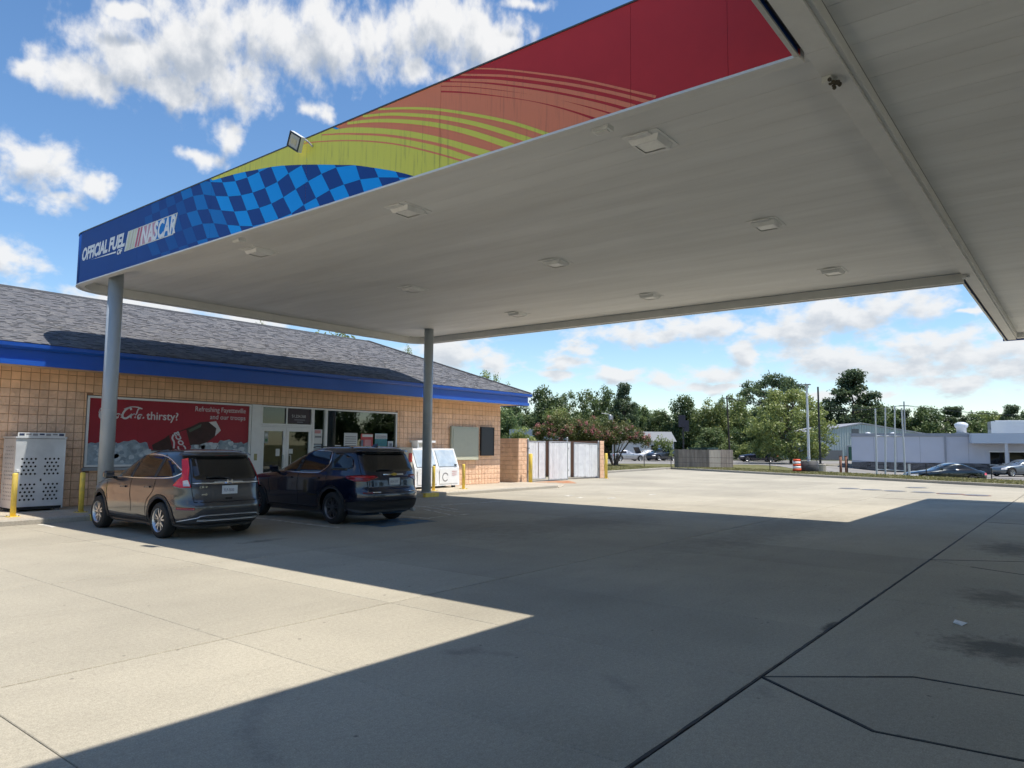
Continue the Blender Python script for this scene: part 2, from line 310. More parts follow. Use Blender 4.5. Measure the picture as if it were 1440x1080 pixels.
# ------------------------------------------------------------------ ground
def concrete_mat(name, base, dirt, jr=.05, stains=(), rustspot=None):
    m = bpy.data.materials.new(name); m.use_nodes = True; nt = m.node_tree; b = nt.nodes['Principled BSDF']; N = nt.nodes.new; L = nt.links.new
    b.inputs['Roughness'].default_value = .88; b.inputs['Specular IOR Level'].default_value = .25
    geo = N('ShaderNodeNewGeometry'); P = geo.outputs['Position']
    def noise(s, d=5, r=.6, v=P, dist=0.):
        n = N('ShaderNodeTexNoise'); n.inputs['Scale'].default_value = s; n.inputs['Detail'].default_value = d; n.inputs['Roughness'].default_value = r; n.inputs['Distortion'].default_value = dist; L(v, n.inputs['Vector']); return n.outputs['Fac']
    def rng(x, a, c, lo=0., hi=1.):
        n = N('ShaderNodeMapRange'); L(x, n.inputs[0]); n.inputs[1].default_value = a; n.inputs[2].default_value = c; n.inputs[3].default_value = lo; n.inputs[4].default_value = hi; return n.outputs[0]
    def mth(op, x, y):
        n = N('ShaderNodeMath'); n.operation = op
        for i, q in enumerate((x, y)):
            if hasattr(q, 'links'): L(q, n.inputs[i])
            else: n.inputs[i].default_value = q
        return n.outputs[0]
    def mix(f, a, c):
        n = N('ShaderNodeMixRGB')
        if hasattr(f, 'links'): L(f, n.inputs[0])
        else: n.inputs[0].default_value = f
        for i, q in ((1, a), (2, c)):
            if hasattr(q, 'links'): L(q, n.inputs[i])
            else: n.inputs[i].default_value = (*q, 1)
        return n.outputs[0]
    st = N('ShaderNodeVectorMath'); st.operation = 'MULTIPLY'; L(P, st.inputs[0]); st.inputs[1].default_value = (.35, 1.3, 1)
    c = mix(rng(noise(.32, 6, .62), .36, .68), base, dirt)
    c = mix(rng(noise(1.1, 5, .65, st.outputs[0], .6), .52, .78, 0, .38), c, tuple(q*.62 for q in base))
    c = mix(rng(noise(7, 4, .7), .58, .8, 0, .30), c, tuple(q*.55 for q in base))
    v = N('ShaderNodeTexVoronoi'); v.inputs['Scale'].default_value = 2.9; L(P, v.inputs['Vector'])                       # flattened gum and oil spots
    vn = mth('ADD', v.outputs['Distance'], mth('MULTIPLY', noise(30, 3), .06))
    c = mix(rng(vn, .085, .06, 0, .55), c, (.06, .055, .05))
    for (x, y, rx, ry, k) in stains:
        sb = N('ShaderNodeVectorMath'); sb.operation = 'SUBTRACT'; L(P, sb.inputs[0]); sb.inputs[1].default_value = (x, y, 0)
        ml = N('ShaderNodeVectorMath'); ml.operation = 'MULTIPLY'; L(sb.outputs[0], ml.inputs[0]); ml.inputs[1].default_value = (1/rx, 1/ry, 0)
        ln = N('ShaderNodeVectorMath'); ln.operation = 'LENGTH'; L(ml.outputs[0], ln.inputs[0])
        q = mth('ADD', ln.outputs['Value'], mth('MULTIPLY', mth('SUBTRACT', noise(4.5, 9, .72), .5), 2.6))
        c = mix(rng(q, 1.0, .25, 0, k), c, (.035, .034, .034))
    # tyre tracks: rings of rubber swung across the slabs
    for (x, y, r, w) in ((3.6, 3.3, 1.25, .13), (4.6, 2.9, 1.2, .12)):
        ds = N('ShaderNodeVectorMath'); ds.operation = 'DISTANCE'; L(P, ds.inputs[0]); ds.inputs[1].default_value = (x, y, 0)
        q = mth('ABSOLUTE', mth('SUBTRACT', ds.outputs['Value'], r), 0); q = mth('ADD', q, mth('MULTIPLY', mth('SUBTRACT', noise(9, 5, .7), .45), .28)); q = mth('ADD', q, rng(noise(.9, 2, .5), .40, .58, 0, .3))
        c = mix(rng(q, w, .02, 0, .20), c, (.08, .08, .08))
    oi = N('ShaderNodeObjectInfo'); h = N('ShaderNodeHueSaturation'); L(c, h.inputs['Color'])
    L(mth('MULTIPLY', rng(oi.outputs['Random'], 0, 1, 1-jr, 1+jr), mth('MULTIPLY', rng(noise(110, 3, .6), .3, .7, .76, 1.22), rng(noise(30, 4, .7), .3, .7, .86, 1.12))), h.inputs['Value'])
    L(h.outputs[0], b.inputs['Base Color'])
    bp = N('ShaderNodeBump'); bp.inputs['Strength'].default_value = .35; bp.inputs['Distance'].default_value = .012
    L(mth('ADD', mth('MULTIPLY', noise(120, 3, .6), .5), noise(14, 4, .6)), bp.inputs['Height']); L(bp.outputs[0], b.inputs['Normal'])
    return m
CONC = concrete_mat('concrete_slab', (.425, .385, .30), (.335, .305, .24), .07, stains=((7.55, .62, .55, .62, .68), (10.1, .85, .7, .5, .5), (15.2, 1.1, 1.3, .6, .55), (7.45, 2.0, .35, .06, .8), (13.5, 9.0, 4.5, 1.6, .22), (16.0, 5.2, 5.5, 1.0, .25), (7.4, 11.4, .5, .16, .5)))
WALK = concrete_mat('concrete_walk', (.50, .44, .34), (.42, .36, .28), .04)
KERB = concrete_mat('kerb_concrete', (.44, .40, .33), (.34, .31, .26), .04)
ASPH = mat('asphalt', (.19, .175, .16), .9, var=.22, vscale=1.4, bump=.3, bscale=70, hue=(.26, .235, .21), spec=.2)
JOINT = mat('joint_filler', (.035, .033, .03), .95)
DIRT = mat('verge_soil', (.17, .15, .075), .95, var=.3, vscale=2.2, hue=(.10, .115, .04), bump=.4, bscale=20, spec=.1)
def gz(x, y):
    """height of the land beyond the lot: falls away to the neighbour's yard on the right"""
    a = min(max((x-(46.5+.45*max(min(y, 26), 0)))/7.0, 0), 1); b = min(max((24-y)/9, 0), 1); a = a*a*(3-2*a); b = b*b*(3-2*b)
    return -.035-.62*a*b
mb = MB(); xs = [-3000, -900, -300, -120, -60, -30]+[30+i*2.5 for i in range(35)]+[120, 135, 160, 200, 300, 900, 3000]; ys = [-3000, -900, -300, -120, -60, -30]+[-20+i*2.5 for i in range(33)]+[65, 75, 100, 160, 300, 900, 3000]
mb.add([(x, y, gz(x, y)) for y in ys for x in xs], [(j*len(xs)+i, j*len(xs)+i+1, (j+1)*len(xs)+i+1, (j+1)*len(xs)+i) for j in range(len(ys)-1) for i in range(len(xs)-1)])
structure('ground', mb, DIRT, True)
# the forecourt: joint bed with every slab a piece of its own
KB = ((53.2, 26.2), (40.4, 2.3))          # far kerb line
def khalf(off=0.):
    (x0, y0), (x1, y1) = KB; dx, dy = x1-x0, y1-y0; l = math.hypot(dx, dy); a, b = dy/l, -dx/l; return a*1., b*1., -(a*x0+b*y0)+off
_s = khalf(); KSIGN = 1 if _s[0]*20+_s[1]*8+_s[2] > 0 else -1
def clip_lot(poly, off=0.):
    a, b, c = khalf(); poly = clip(poly, a*KSIGN, b*KSIGN, c*KSIGN-off)
    if len(poly) < 3: return []
    dx, dy = 53.2-38.0, 26.2-24.35; l = math.hypot(dx, dy); return clip(poly, dy/l, -dx/l, -(dy/l*38-dx/l*24.35)-off)
bed = clip_lot([(-14, -14), (70, -14), (70, 30), (-14, 30)])
lot = structure('forecourt', MB().prism(bed, -.12, -.014), JOINT)
def gx(x): return .0025 if abs(x-1.70) < .01 else (.0028 if abs(((x-1.70)/3.75) % 1) < .02 or abs(((x-1.70)/3.75) % 1) > .98 else .0012)
def gy(y): return .011 if abs(y-1.975) < .01 else .010
def slab(poly, gap=0.):
    if not gap: poly = clip_rect(poly, poly[0][0]+gx(poly[0][0]), poly[1][0]-gx(poly[1][0]), poly[0][1]+gy(poly[0][1]), poly[2][1]-gy(poly[2][1]))
    poly = clip_lot(poly, .15)
    if len(poly) < 3: return
    if gap: poly = inset(poly, gap)
    else: poly = inset(poly, .0004)
    cx = sum(p[0] for p in poly)/len(poly); cy = sum(p[1] for p in poly)/len(poly)
    m = MB().prism([(x-cx, y-cy) for x, y in poly], -.10, 0., .005)
    o = bpy.data.objects.new('slab', m.mesh('slab', CONC)); put(o, lot, (cx, cy, 0))
YJ = [-13.9, -9.93, -5.96, -1.99, 1.975, 5.945, 9.80, 13.6, 17.4, 21.4, 25.4, 29.4]
XJ = [-13.3, -9.55, -5.8, -2.05, -.175, 1.70, 3.54, 5.45, 7.32, 9.2, 11.07, 12.95, 14.8, 16.7, 20.45, 24.2, 27.95, 31.7, 35.45, 39.2, 42.95, 46.7, 50.45, 54.2]
WEDGE = {7: ((4.89, 1.08), (4.96, .35), (6.22, 1.09), (6.25, .42)), 12: ((12.5, 1.40), (12.2, .75), (13.6, .85), (13.65, .3))}
for j in range(len(YJ)-1):
    for i in range(len(XJ)-1):
        x0, x1, y0, y1 = XJ[i], XJ[i+1], YJ[j], YJ[j+1]
        if y0 > 17 and x1 < 24.5: continue
        if abs(y1-1.975) < .01 and 1.6 < x0 < 16.6: continue
        slab([(x0, y0), (x1, y0), (x1, y1), (x0, y1)])
y0, y1 = -1.99, 1.975
slab([(1.7, y0), (4.96, y0), (4.96, .35), (4.89, 1.08), (5.5, y1), (1.7, y1)], .016)
slab([(4.96, y0), (6.25, y0), (6.25, .42), (6.22, 1.09), (5.5, y1), (4.89, 1.08), (4.96, .35)], .016)
slab([(6.25, y0), (9.2, y0), (9.2, y1), (5.5, y1), (6.22, 1.09), (6.25, .42)], .016)
slab([(9.2, y0), (12.2, y0), (12.2, .75), (12.5, 1.4), (12.9, y1), (9.2, y1)], .016)
slab([(12.2, y0), (13.65, y0), (13.65, .3), (13.6, .85), (12.9, y1), (12.5, 1.4), (12.2, .75)], .016)
slab([(13.65, y0), (16.7, y0), (16.7, y1), (12.9, y1), (13.6, .85), (13.65, .3)], .016)
SEAL = mat('joint_sealant', (.022, .022, .024), .7, var=.3, vscale=20)          # bitumen run into the main joints
rsl = random.Random(21)
def sealant(pts, w=.024):
    out = []
    for (xa, ya), (xb, yb) in zip(pts, pts[1:]):
        n = max(2, int(math.hypot(xb-xa, yb-ya)/.12)); out += [(xa+(xb-xa)*k/n, ya+(yb-ya)*k/n) for k in range(n)]
    out.append(pts[-1]); l, r = [], []
    for i, p in enumerate(out):
        a = Vector(out[max(i-1, 0)]); b = Vector(out[min(i+1, len(out)-1)]); d = (b-a).normalized(); wl_, wr_ = w/2*rsl.uniform(.35, 1.5), w/2*rsl.uniform(.35, 1.5); l.append((p[0]-d.y*wl_, p[1]+d.x*wl_)); r.append((p[0]+d.y*wr_, p[1]-d.x*wr_))
    q = MB(); n = len(l); q.add([(x, y, .0025) for x, y in l]+[(x, y, .0025) for x, y in r]+[(x, y, -.012) for x, y in l]+[(x, y, -.012) for x, y in r], [(n+i, n+i+1, i+1, i) for i in range(n-1)]+[(i, i+1, 2*n+i+1, 2*n+i) for i in range(n-1)]+[(3*n+i, 3*n+i+1, n+i+1, n+i) for i in range(n-1)]); part('joint_sealant', q, SEAL, lot)
sealant([(1.2, 1.975), (29.5, 1.975)], .019); sealant([(5.5, 1.96), (6.22, 1.09), (6.25, .42), (6.25, -1.9)], .020); sealant([(5.5, 1.96), (4.89, 1.08), (4.96, .35), (4.96, -1.9)], .018); sealant([(12.9, 1.96), (13.6, .85), (13.65, .3), (13.65, -1.9)], .03); sealant([(12.5, 1.4), (12.2, .75), (12.2, -1.9)], .03); sealant([(20.45, 1.97), (20.45, -1.9)], .05); sealant([(27.95, 5.9), (27.95, 1.98)], .05)
# far kerb round the lot, in lengths
def kerb_run(pts, h=.14, w=.16, L0=3.0, name='kerb'):
    for (xa, ya), (xb, yb) in zip(pts, pts[1:]):
        d = Vector((xb-xa, yb-ya)); n = max(1, round(d.length/L0)); u = d.normalized(); nn = Vector((-u.y, u.x))
        for k in range(n):
            a = Vector((xa, ya))+d*(k/n)+u*.004; b = Vector((xa, ya))+d*((k+1)/n)-u*.004
            q = [a-nn*w/2, b-nn*w/2, b+nn*w/2, a+nn*w/2]; cx, cy = (a+b)/2
            o = bpy.data.objects.new('kerbstone', MB().prism([(p.x-cx, p.y-cy) for p in q], -.1, h, .02).mesh('kerbstone', KERB)); put(o, lot, (cx, cy, 0))
kerb_run([(36.2, 24.1), (41.8, 24.82), (48, 25.6), (52.2, 26.1), (53.25, 25.9), (53.0, 25.4), (47.3, 15.2), (40.4, 2.3), (32.6, -12.2)])
# footway in front of the store
walk = structure('footway', MB().box(-6, 24.6, 17.32, 19.9, -.1, .085), JOINT)
for i in range(-3, 13):
    x0 = -1.2+i*2.0; x1 = min(x0+2.0, 24.9)
    for (ya, yb) in ((17.30, 19.86),):
        o = bpy.data.objects.new('paving_slab', MB().prism(inset([(0, 0), (x1-x0, 0), (x1-x0, yb-ya), (0, yb-ya)], .005), -.05, .12, .008).mesh('paving_slab', WALK)); put(o, walk, (x0, ya, 0))
    o = bpy.data.objects.new('kerbstone', MB().prism(inset([(0, 0), (x1-x0, 0), (x1-x0, .17), (0, .17)], .004), -.1, .118, .025).mesh('kerbstone', KERB)); put(o, walk, (x0, 17.125, 0))
mb = MB().prism([(24.9, 17.13), (26.6, 18.0), (27.3, 20.8), (24.9, 20.8)], -.1, .035, .02); part('ramp', mb, WALK, walk)
# painted marks on the concrete
PAINT = mat('worn_white_paint', (.62, .59, .50), .8, var=.5, vscale=9, hue=(.30, .28, .24)); PBLUE = mat('worn_blue_paint', (.03, .12, .22), .8, var=.5, vscale=6, hue=(.13, .15, .15))
def stripe(a, b, w, m=PAINT, z=.004, nm='bay_line', lot=lot):
    part(nm, MB().prism(ribbon([a, b], w), .0, z), m, lot)
stripe((9.62, 12.1), (9.62, 17.0), .10); stripe((12.2, 12.0), (12.2, 16.9), .10); stripe((13.9, 12.6), (15.1, 16.7), .09); stripe((12.3, 12.15), (13.75, 12.15), .09)
stripe((13.2, 12.3), (13.9, 13.9), .09); stripe((14.35, 13.1), (14.8, 14.2), .09); stripe((5.9, 16.3), (5.9, 17.05), .09); stripe((14.2, 14.6), (17.6, 14.2), .08)
part('painted_panel', MB().prism([(10.3, 11.5), (11.9, 11.5), (11.9, 12.6), (10.3, 12.6)], 0, .004), PBLUE, lot)
for k, (x, y) in enumerate(((20.4, 13.3), (20.9, 12.4), (20.9, 14.1), (23.6, 12.3))): part('worn_dash', MB().prism(ribbon([(x, y), (x+.5, y+.12)], .16), 0, .004), PAINT, lot)
RUST = mat('rust_wash', (.38, .13, .045), .9, var=.35, vscale=5, hue=(.42, .27, .16))
part('rust_stain', MB().prism([(27.9, 20.7), (29.7, 20.75), (30.4, 20.3), (29.6, 19.5), (28.6, 18.7), (28.1, 19.1), (28.4, 19.7)], 0, .005), RUST, lot)
# fuel-tank covers let into the far slabs
STEEL = mat('steel_plate', (.20, .20, .21), .55, .6, var=.3, vscale=8); DARK = mat('black_plastic', (.012, .012, .013), .45); RED = mat('red_paint', (.45, .03, .02), .5); REDW = mat('worn_red_ring', (.24, .13, .11), .8, var=.4, vscale=9); GREY = mat('grey_metal', (.42, .43, .44), .45, .3, var=.1)
for (x, y, c, lab) in ((33.2, 7.1, 0, 'row of round steel tank covers set in the sunlit concrete, left pair of rings'), (32.5, 4.2, 1, 'row of round steel tank covers with worn red rings nearest the canopy shadow'), (36.6, 6.0, 2, 'pale worn steel tank cover farthest out on the sunlit concrete')):
    t = thing('tank_cover', lab, 'tank cover', (x, y, 0), 'fuel tank covers in the forecourt')
    for k, (dx, dy) in enumerate(((0, 0), (.35, .95), (-.3, -.9))[:1 if c == 2 else 3]):
        part('cover_rim', MB().lathe([(.46, 0), (.46, .012), (.40, .014), (.40, .006)], (x+dx, y+dy, 0), n=20), (REDW if c == 1 and k != 1 else KERB), t); part('lid', MB().lathe([(.38, 0), (.38, .018), (.1, .022)], (x+dx, y+dy, 0), n=20), STEEL, t)
tag(part('crushed_can', MB().add([(8.28, 1.02, .002), (8.36, .98, .02), (8.44, 1.03, .006), (8.41, 1.09, .03), (8.33, 1.10, .012), (8.30, 1.06, .03)], [(0, 1, 5), (1, 2, 3, 5), (3, 4, 5), (4, 0, 5), (0, 4, 3, 2, 1)]), mat('crumpled_white', (.72, .73, .74), .5), None), 'crumpled white scrap of litter lying on the oil stain', 'litter')
# ------------------------------------------------------------------ canopies
CEIL = mat('ceiling_pan_paint', (.77, .775, .76), .55, var=.08, vscale=.9, stretch=(2.2, .35, 1), hue=(.70, .70, .68), rnd=.02)
TRIM = mat('canopy_trim', (.70, .695, .67), .5, var=.08, vscale=2); TRIMD = mat('dark_trim', (.075, .075, .075), .5, var=.15); ALU = mat('aluminium_trim', (.55, .55, .54), .4, .5, var=.1)
DECK = mat('canopy_deck', (.25, .25, .25), .8)
F_RED = mat('fascia_crimson', (.56, .036, .040), .55, var=.08, vscale=1.2, spec=.25)
def streaky(name, col, dirt, k=.5):
    m = mat(name, col, .5); nt = m.node_tree; N = nt.nodes.new; L = nt.links.new; b = nt.nodes['Principled BSDF']
    geo = N('ShaderNodeNewGeometry'); mp = N('ShaderNodeVectorMath'); mp.operation = 'MULTIPLY'; L(geo.outputs['Position'], mp.inputs[0]); mp.inputs[1].default_value = (1, 9, .5)
    n = N('ShaderNodeTexNoise'); n.inputs['Scale'].default_value = 2.2; n.inputs['Detail'].default_value = 7; n.inputs['Roughness'].default_value = .7; L(mp.outputs[0], n.inputs['Vector'])
    n2 = N('ShaderNodeTexNoise'); n2.inputs['Scale'].default_value = .9; n2.inputs['Detail'].default_value = 4; L(geo.outputs['Position'], n2.inputs['Vector'])
    r = N('ShaderNodeMapRange'); L(n.outputs['Fac'], r.inputs[0]); r.inputs[1].default_value = .52; r.inputs[2].default_value = .72; r2 = N('ShaderNodeMapRange'); L(n2.outputs['Fac'], r2.inputs[0]); r2.inputs[1].default_value = .35; r2.inputs[2].default_value = .65
    q = N('ShaderNodeMath'); q.operation = 'MULTIPLY'; L(r.outputs[0], q.inputs[0]); L(r2.outputs[0], q.inputs[1]); q2 = N('ShaderNodeMath'); q2.operation = 'MULTIPLY'; L(q.outputs[0], q2.inputs[0]); q2.inputs[1].default_value = k
    mx = N('ShaderNodeMixRGB'); L(q2.outputs[0], mx.inputs[0]); mx.inputs[1].default_value = (*col, 1); mx.inputs[2].default_value = (*dirt, 1); L(mx.outputs[0], b.inputs['Base Color']); return m
F_ORG = streaky('fascia_orange', (.84, .235, .105), (.40, .11, .06), .7); F_GRN = streaky('fascia_lime', (.76, .71, .085), (.27, .26, .07), 1.0)
F_BLU = mat('fascia_blue', (.010, .062, .27), .55, var=.05, vscale=1, spec=.2); F_CYN = mat('fascia_sky_blue', (.004, .34, .88), .55, spec=.2); F_CY2 = mat('fascia_mid_blue', (.006, .19, .56), .55, spec=.2); F_CY3 = mat('fascia_faded_blue', (.008, .10, .36), .55, spec=.2)
WHT = mat('white_vinyl', (.78, .78, .78), .45, var=.06, vscale=3)
AX0, AX1, AY0, AY1, ZB, ZT, ZC = 6.87, 18.87, 1.975, 19.3, 5.425, 6.63, 5.62
RC = .9
ca = thing('store_canopy', 'wide white-ceilinged canopy reaching to the store, crimson, lime and blue fascia on its near side', 'canopy', (7.25, 17.2, 0))
def arc(cx, cy, r, a0, a1, n=8): return [(cx+r*math.cos(a0+(a1-a0)*i/n), cy+r*math.sin(a0+(a1-a0)*i/n)) for i in range(n+1)]
corner_n = arc(AX0+RC, AY1-RC, RC, math.pi, math.pi/2); corner_f = arc(AX1-RC, AY1-RC, RC, math.pi/2, 0)
def off_path(pts, d):      # shift an open outline to its right-hand side (inside of the canopy)
    out = []
    for i, p in enumerate(pts):
        a = Vector(pts[max(i-1, 0)]); b = Vector(pts[min(i+1, len(pts)-1)]); t = (b-a).normalized(); out.append((p[0]+t.y*d, p[1]-t.x*d))
    return out
def wall_strip(mb, pts, d0, d1, z0, z1):
    a, b = off_path(pts, d0), off_path(pts, d1)
    for i in range(len(pts)-1):
        P = [(*a[i], z0), (*a[i+1], z0), (*b[i+1], z0), (*b[i], z0), (*a[i], z1), (*a[i+1], z1), (*b[i+1], z1), (*b[i], z1)]
        F = [(0, 3, 2, 1), (4, 5, 6, 7), (0, 1, 5, 4), (2, 3, 7, 6)]
        if i == 0: F.append((3, 0, 4, 7))
        if i == len(pts)-2: F.append((1, 2, 6, 5))
        mb.add(P, F)
    return mb
# painted panels on the near side
SEAM = [1.975, 2.67, 3.78, 6.70, 9.69, 12.6, 15.51, 18.4]
BG = [(12.578, 6.587), (11.727, 6.521), (11.114, 6.447), (10.535, 6.369), (9.989, 6.26), (9.473, 6.143), (8.791, 5.972), (8.469, 5.89), (7.889, 5.697), (7.5, 5.556), (7.108, 5.391), (6.934, 5.308)]
GC = [(8.955, 6.584), (8.491, 6.49), (7.794, 6.279), (7.202, 6.069), (6.603, 5.817), (6.228, 5.641), (5.915, 5.492), (5.595, 5.333)]
LINE = {'a': ([(9.987, 6.607), (9.436, 6.507), (8.665, 6.326), (8.07, 6.154), (7.513, 5.963), (6.991, 5.747), (6.503, 5.528), (6.156, 5.359)], .014, .026),
 'b': ([(9.308, 6.588), (8.857, 6.483), (8.366, 6.348), (7.79, 6.174), (7.199, 5.956), (6.601, 5.706), (6.226, 5.519), (5.87, 5.344)], .02, .05),
 'g1': ([(7.973, 6.622), (7.422, 6.477), (6.807, 6.283), (6.055, 5.984), (5.414, 5.694), (4.808, 5.361)], .03, .045),
 'g2': ([(8.318, 6.614), (7.857, 6.51), (7.42, 6.385), (6.706, 6.141), (6.053, 5.865), (5.412, 5.542), (5.016, 5.327)], .035, .07),
 'g3': ([(8.677, 6.602), (8.197, 6.504), (7.632, 6.35), (6.901, 6.101), (6.231, 5.813), (5.618, 5.496), (5.289, 5.316)], .04, .085),
 'r1': ([(6.11, 6.638), (5.714, 6.501), (5.218, 6.298), (4.463, 5.965), (3.661, 5.551), (3.476, 5.454)], .018, .028),
 'r2': ([(6.338, 6.627), (5.843, 6.46), (5.42, 6.303), (4.644, 5.969), (4.016, 5.666), (3.476, 5.374)], .025, .038),
 'r3': ([(6.525, 6.615), (6.063, 6.461), (5.627, 6.302), (4.829, 5.963), (4.117, 5.621), (3.631, 5.358)], .035, .055),
 'r4': ([(6.717, 6.617), (6.289, 6.476), (5.841, 6.311), (5.02, 5.963), (4.288, 5.611), (3.789, 5.337)], .045, .07),
 'r5': ([(6.913, 6.609), (6.523, 6.488), (6.06, 6.323), (5.215, 5.977), (4.643, 5.706), (4.017, 5.36)], .05, .085)}
OD = [(7.115, 6.615), (6.617, 6.466), (6.06, 6.271), (5.215, 5.931), (4.643, 5.643), (4.151, 5.352)]
LAT = [[(15.296, 6.828), (15.267, 6.611), (15.236, 6.394), (15.206, 6.179), (15.09, 5.831), (14.812, 5.502), (14.529, 5.173)], [(15.031, 6.845), (14.975, 6.621), (14.918, 6.398), (14.861, 6.175), (14.724, 5.831), (14.459, 5.503), (14.19, 5.175)], [(14.756, 6.867), (14.675, 6.634), (14.594, 6.402), (14.513, 6.17), (14.356, 5.83), (14.105, 5.503), (13.852, 5.177)], [(14.502, 6.903), (14.392, 6.656), (14.282, 6.41), (14.172, 6.163), (13.992, 5.83), (13.752, 5.505), (13.511, 5.181)], [(14.206, 6.939), (14.076, 6.677), (13.946, 6.415), (13.816, 6.153), (13.62, 5.826), (13.398, 5.504), (13.176, 5.182)], [(13.994, 7.023), (13.826, 6.729), (13.658, 6.435), (13.49, 6.141), (13.265, 5.829), (13.047, 5.511), (12.829, 5.193)], [(13.614, 7.059), (13.444, 6.746), (13.274, 6.433), (13.104, 6.12), (12.875, 5.814), (12.69, 5.5), (12.505, 5.186)], [(13.28, 7.023), (13.084, 6.703), (12.888, 6.383), (12.692, 6.063), (12.468, 5.747), (12.264, 5.45), (12.06, 5.153)], [(12.845, 6.881), (12.646, 6.569), (12.447, 6.257), (12.229, 5.942), (12.002, 5.628), (11.775, 5.314), (11.548, 5.0)], [(12.439, 6.776), (12.226, 6.467), (12.013, 6.158), (11.793, 5.833), (11.589, 5.533), (11.385, 5.233), (11.181, 4.933)], [(11.999, 6.697), (11.792, 6.392), (11.585, 6.087), (11.384, 5.77), (11.178, 5.452), (10.972, 5.134), (10.766, 4.816)], [(11.602, 6.689), (11.411, 6.374), (11.22, 6.059), (10.996, 5.74), (10.79, 5.437), (10.584, 5.134), (10.378, 4.831)], [(11.26, 6.717), (11.051, 6.388), (10.842, 6.059), (10.636, 5.741), (10.418, 5.437), (10.2, 5.133), (9.982, 4.829)], [(10.898, 6.723), (10.692, 6.403), (10.486, 6.083), (10.299, 5.781), (10.052, 5.458), (9.805, 5.135), (9.558, 4.812)], [(10.624, 6.799), (10.402, 6.481), (10.18, 6.163), (9.958, 5.845), (9.732, 5.534), (9.506, 5.223), (9.28, 4.912)], [(10.216, 6.831), (10.021, 6.522), (9.826, 6.213), (9.631, 5.904), (9.41, 5.58), (9.189, 5.256), (8.968, 4.932)], [(9.874, 6.838), (9.679, 6.541), (9.484, 6.244), (9.289, 5.947), (9.072, 5.636), (8.855, 5.325), (8.638, 5.014)], [(9.632, 6.902), (9.398, 6.59), (9.164, 6.278), (8.93, 5.966), (8.725, 5.648), (8.52, 5.33), (8.315, 5.012)], [(9.189, 6.744), (8.945, 6.46), (8.701, 6.176), (8.457, 5.892), (8.345, 5.641), (8.233, 5.39), (8.121, 5.139)], [(8.537, 6.387), (8.375, 6.182), (8.213, 5.977), (8.051, 5.772), (7.936, 5.581), (7.821, 5.39), (7.706, 5.199)], [(8.049, 5.959), (7.889, 5.834), (7.729, 5.709), (7.569, 5.584), (7.504, 5.479), (7.439, 5.374), (7.374, 5.269)], [(7.516, 5.7), (7.405, 5.617), (7.294, 5.534), (7.183, 5.451), (7.133, 5.39), (7.083, 5.329), (7.033, 5.268)]]
panels = []
for y0, y1 in zip(SEAM, SEAM[1:]):
    panels.append((y0, y1, part('fascia_panel', MB().box(AX0, AX0+.05, y0+.0018, y1-.0018, ZB, ZT), F_RED if y1 < 7 else (F_ORG if y1 < 9.7 else F_BLU), ca)))
def decal(name, poly, m, layer):
    for y0, y1, o in panels:
        q = clip_rect(poly, y0+.0022, y1-.0022, ZB+.002, ZT-.002)
        if len(q) < 3: continue
        b = MB(); flat(b, q, lambda u, v, h: (AX0-.0012*layer-h+.0012, u, v), .0012); part(name, b, m, o)
sp = smooth_pts
od = sp(OD); decal('orange_field', od+[(4.15, 5.0), (12.0, 5.0), (12.0, 6.7), (7.3, 6.7)], F_ORG, 1)
for k in ('r1', 'r2', 'r3', 'r4', 'r5'): p, w0, w1 = LINE[k]; decal('orange_stripe', ribbon(sp(p), w0, w1), F_ORG, 2)
bg = sp(BG); decal('blue_field', [(18.5, 5.3), (18.5, 6.8), (12.9, 6.8)]+bg+[(6.9, 5.2)], F_BLU, 2)
for c in range(21):
    for r in range(6):
        if ((c-8)+(r-1)) % 2 == 0: continue
        q = [LAT[c][r], LAT[c+1][r], LAT[c+1][r+1], LAT[c][r+1]]
        decal('checker_square', q, F_CYN if c > 7 else (F_CY2 if c > 4 else F_CY3), 3)
gc = sp(GC); decal('lime_field', [(12.9, 6.8)]+bg+[(5.55, 5.2)]+gc[::-1]+[(9.2, 6.7)], F_GRN, 4)
for k in ('g1', 'g2', 'g3'): p, w0, w1 = LINE[k]; decal('lime_stripe', ribbon(sp(p), w0, w1), F_GRN, 5)
for k in ('a', 'b'): p, w0, w1 = LINE[k]; decal('orange_stripe', ribbon(sp(p), w0, w1), F_ORG, 6)
# lettering at the store end
fx = AX0-.0062; TX, TY = (0, -1, 0), (0, 0, 1)
text('lettering', 'OFFICIAL', .40, (fx, 18.32, 5.94), TX, TY, WHT, panels[-1][2], shear=.24, xs=.82, bold=.016)
text('lettering', 'FUEL', .40, (fx, 16.90, 5.94), TX, TY, WHT, panels[-1][2], shear=.24, xs=.90, bold=.016)
text('lettering', 'OF', .15, (fx, 16.47, 5.79), TX, TY, WHT, panels[-1][2], shear=.24, xs=1.25, bold=.006)
decal('underline', [(17.78, 5.885), (16.50, 5.875), (16.52, 5.838)], WHT, 6)
def lp(u, v): return (16.055-2.125*u-.04*v, 5.80+.42*v)       # logo block: u 0..1 along, v 0..1 up
def lq(u0, u1, v0=0., v1=1., sh=.05): return [lp(u0-sh*.5+sh*v0, v0), lp(u1-sh*.5+sh*v0, v0), lp(u1-sh*.5+sh*v1, v1), lp(u0-sh*.5+sh*v1, v1)]
CREAM = mat('faded_yellow_vinyl', (.60, .60, .42), .5, var=.1); PALE = mat('faded_grey_vinyl', (.66, .67, .62), .5); PINK = mat('faded_red_vinyl', (.50, .10, .16), .5); ROSE = mat('rose_vinyl', (.58, .30, .38), .5)
decal('logo_block', lq(.0, 1.0), PALE, 6)
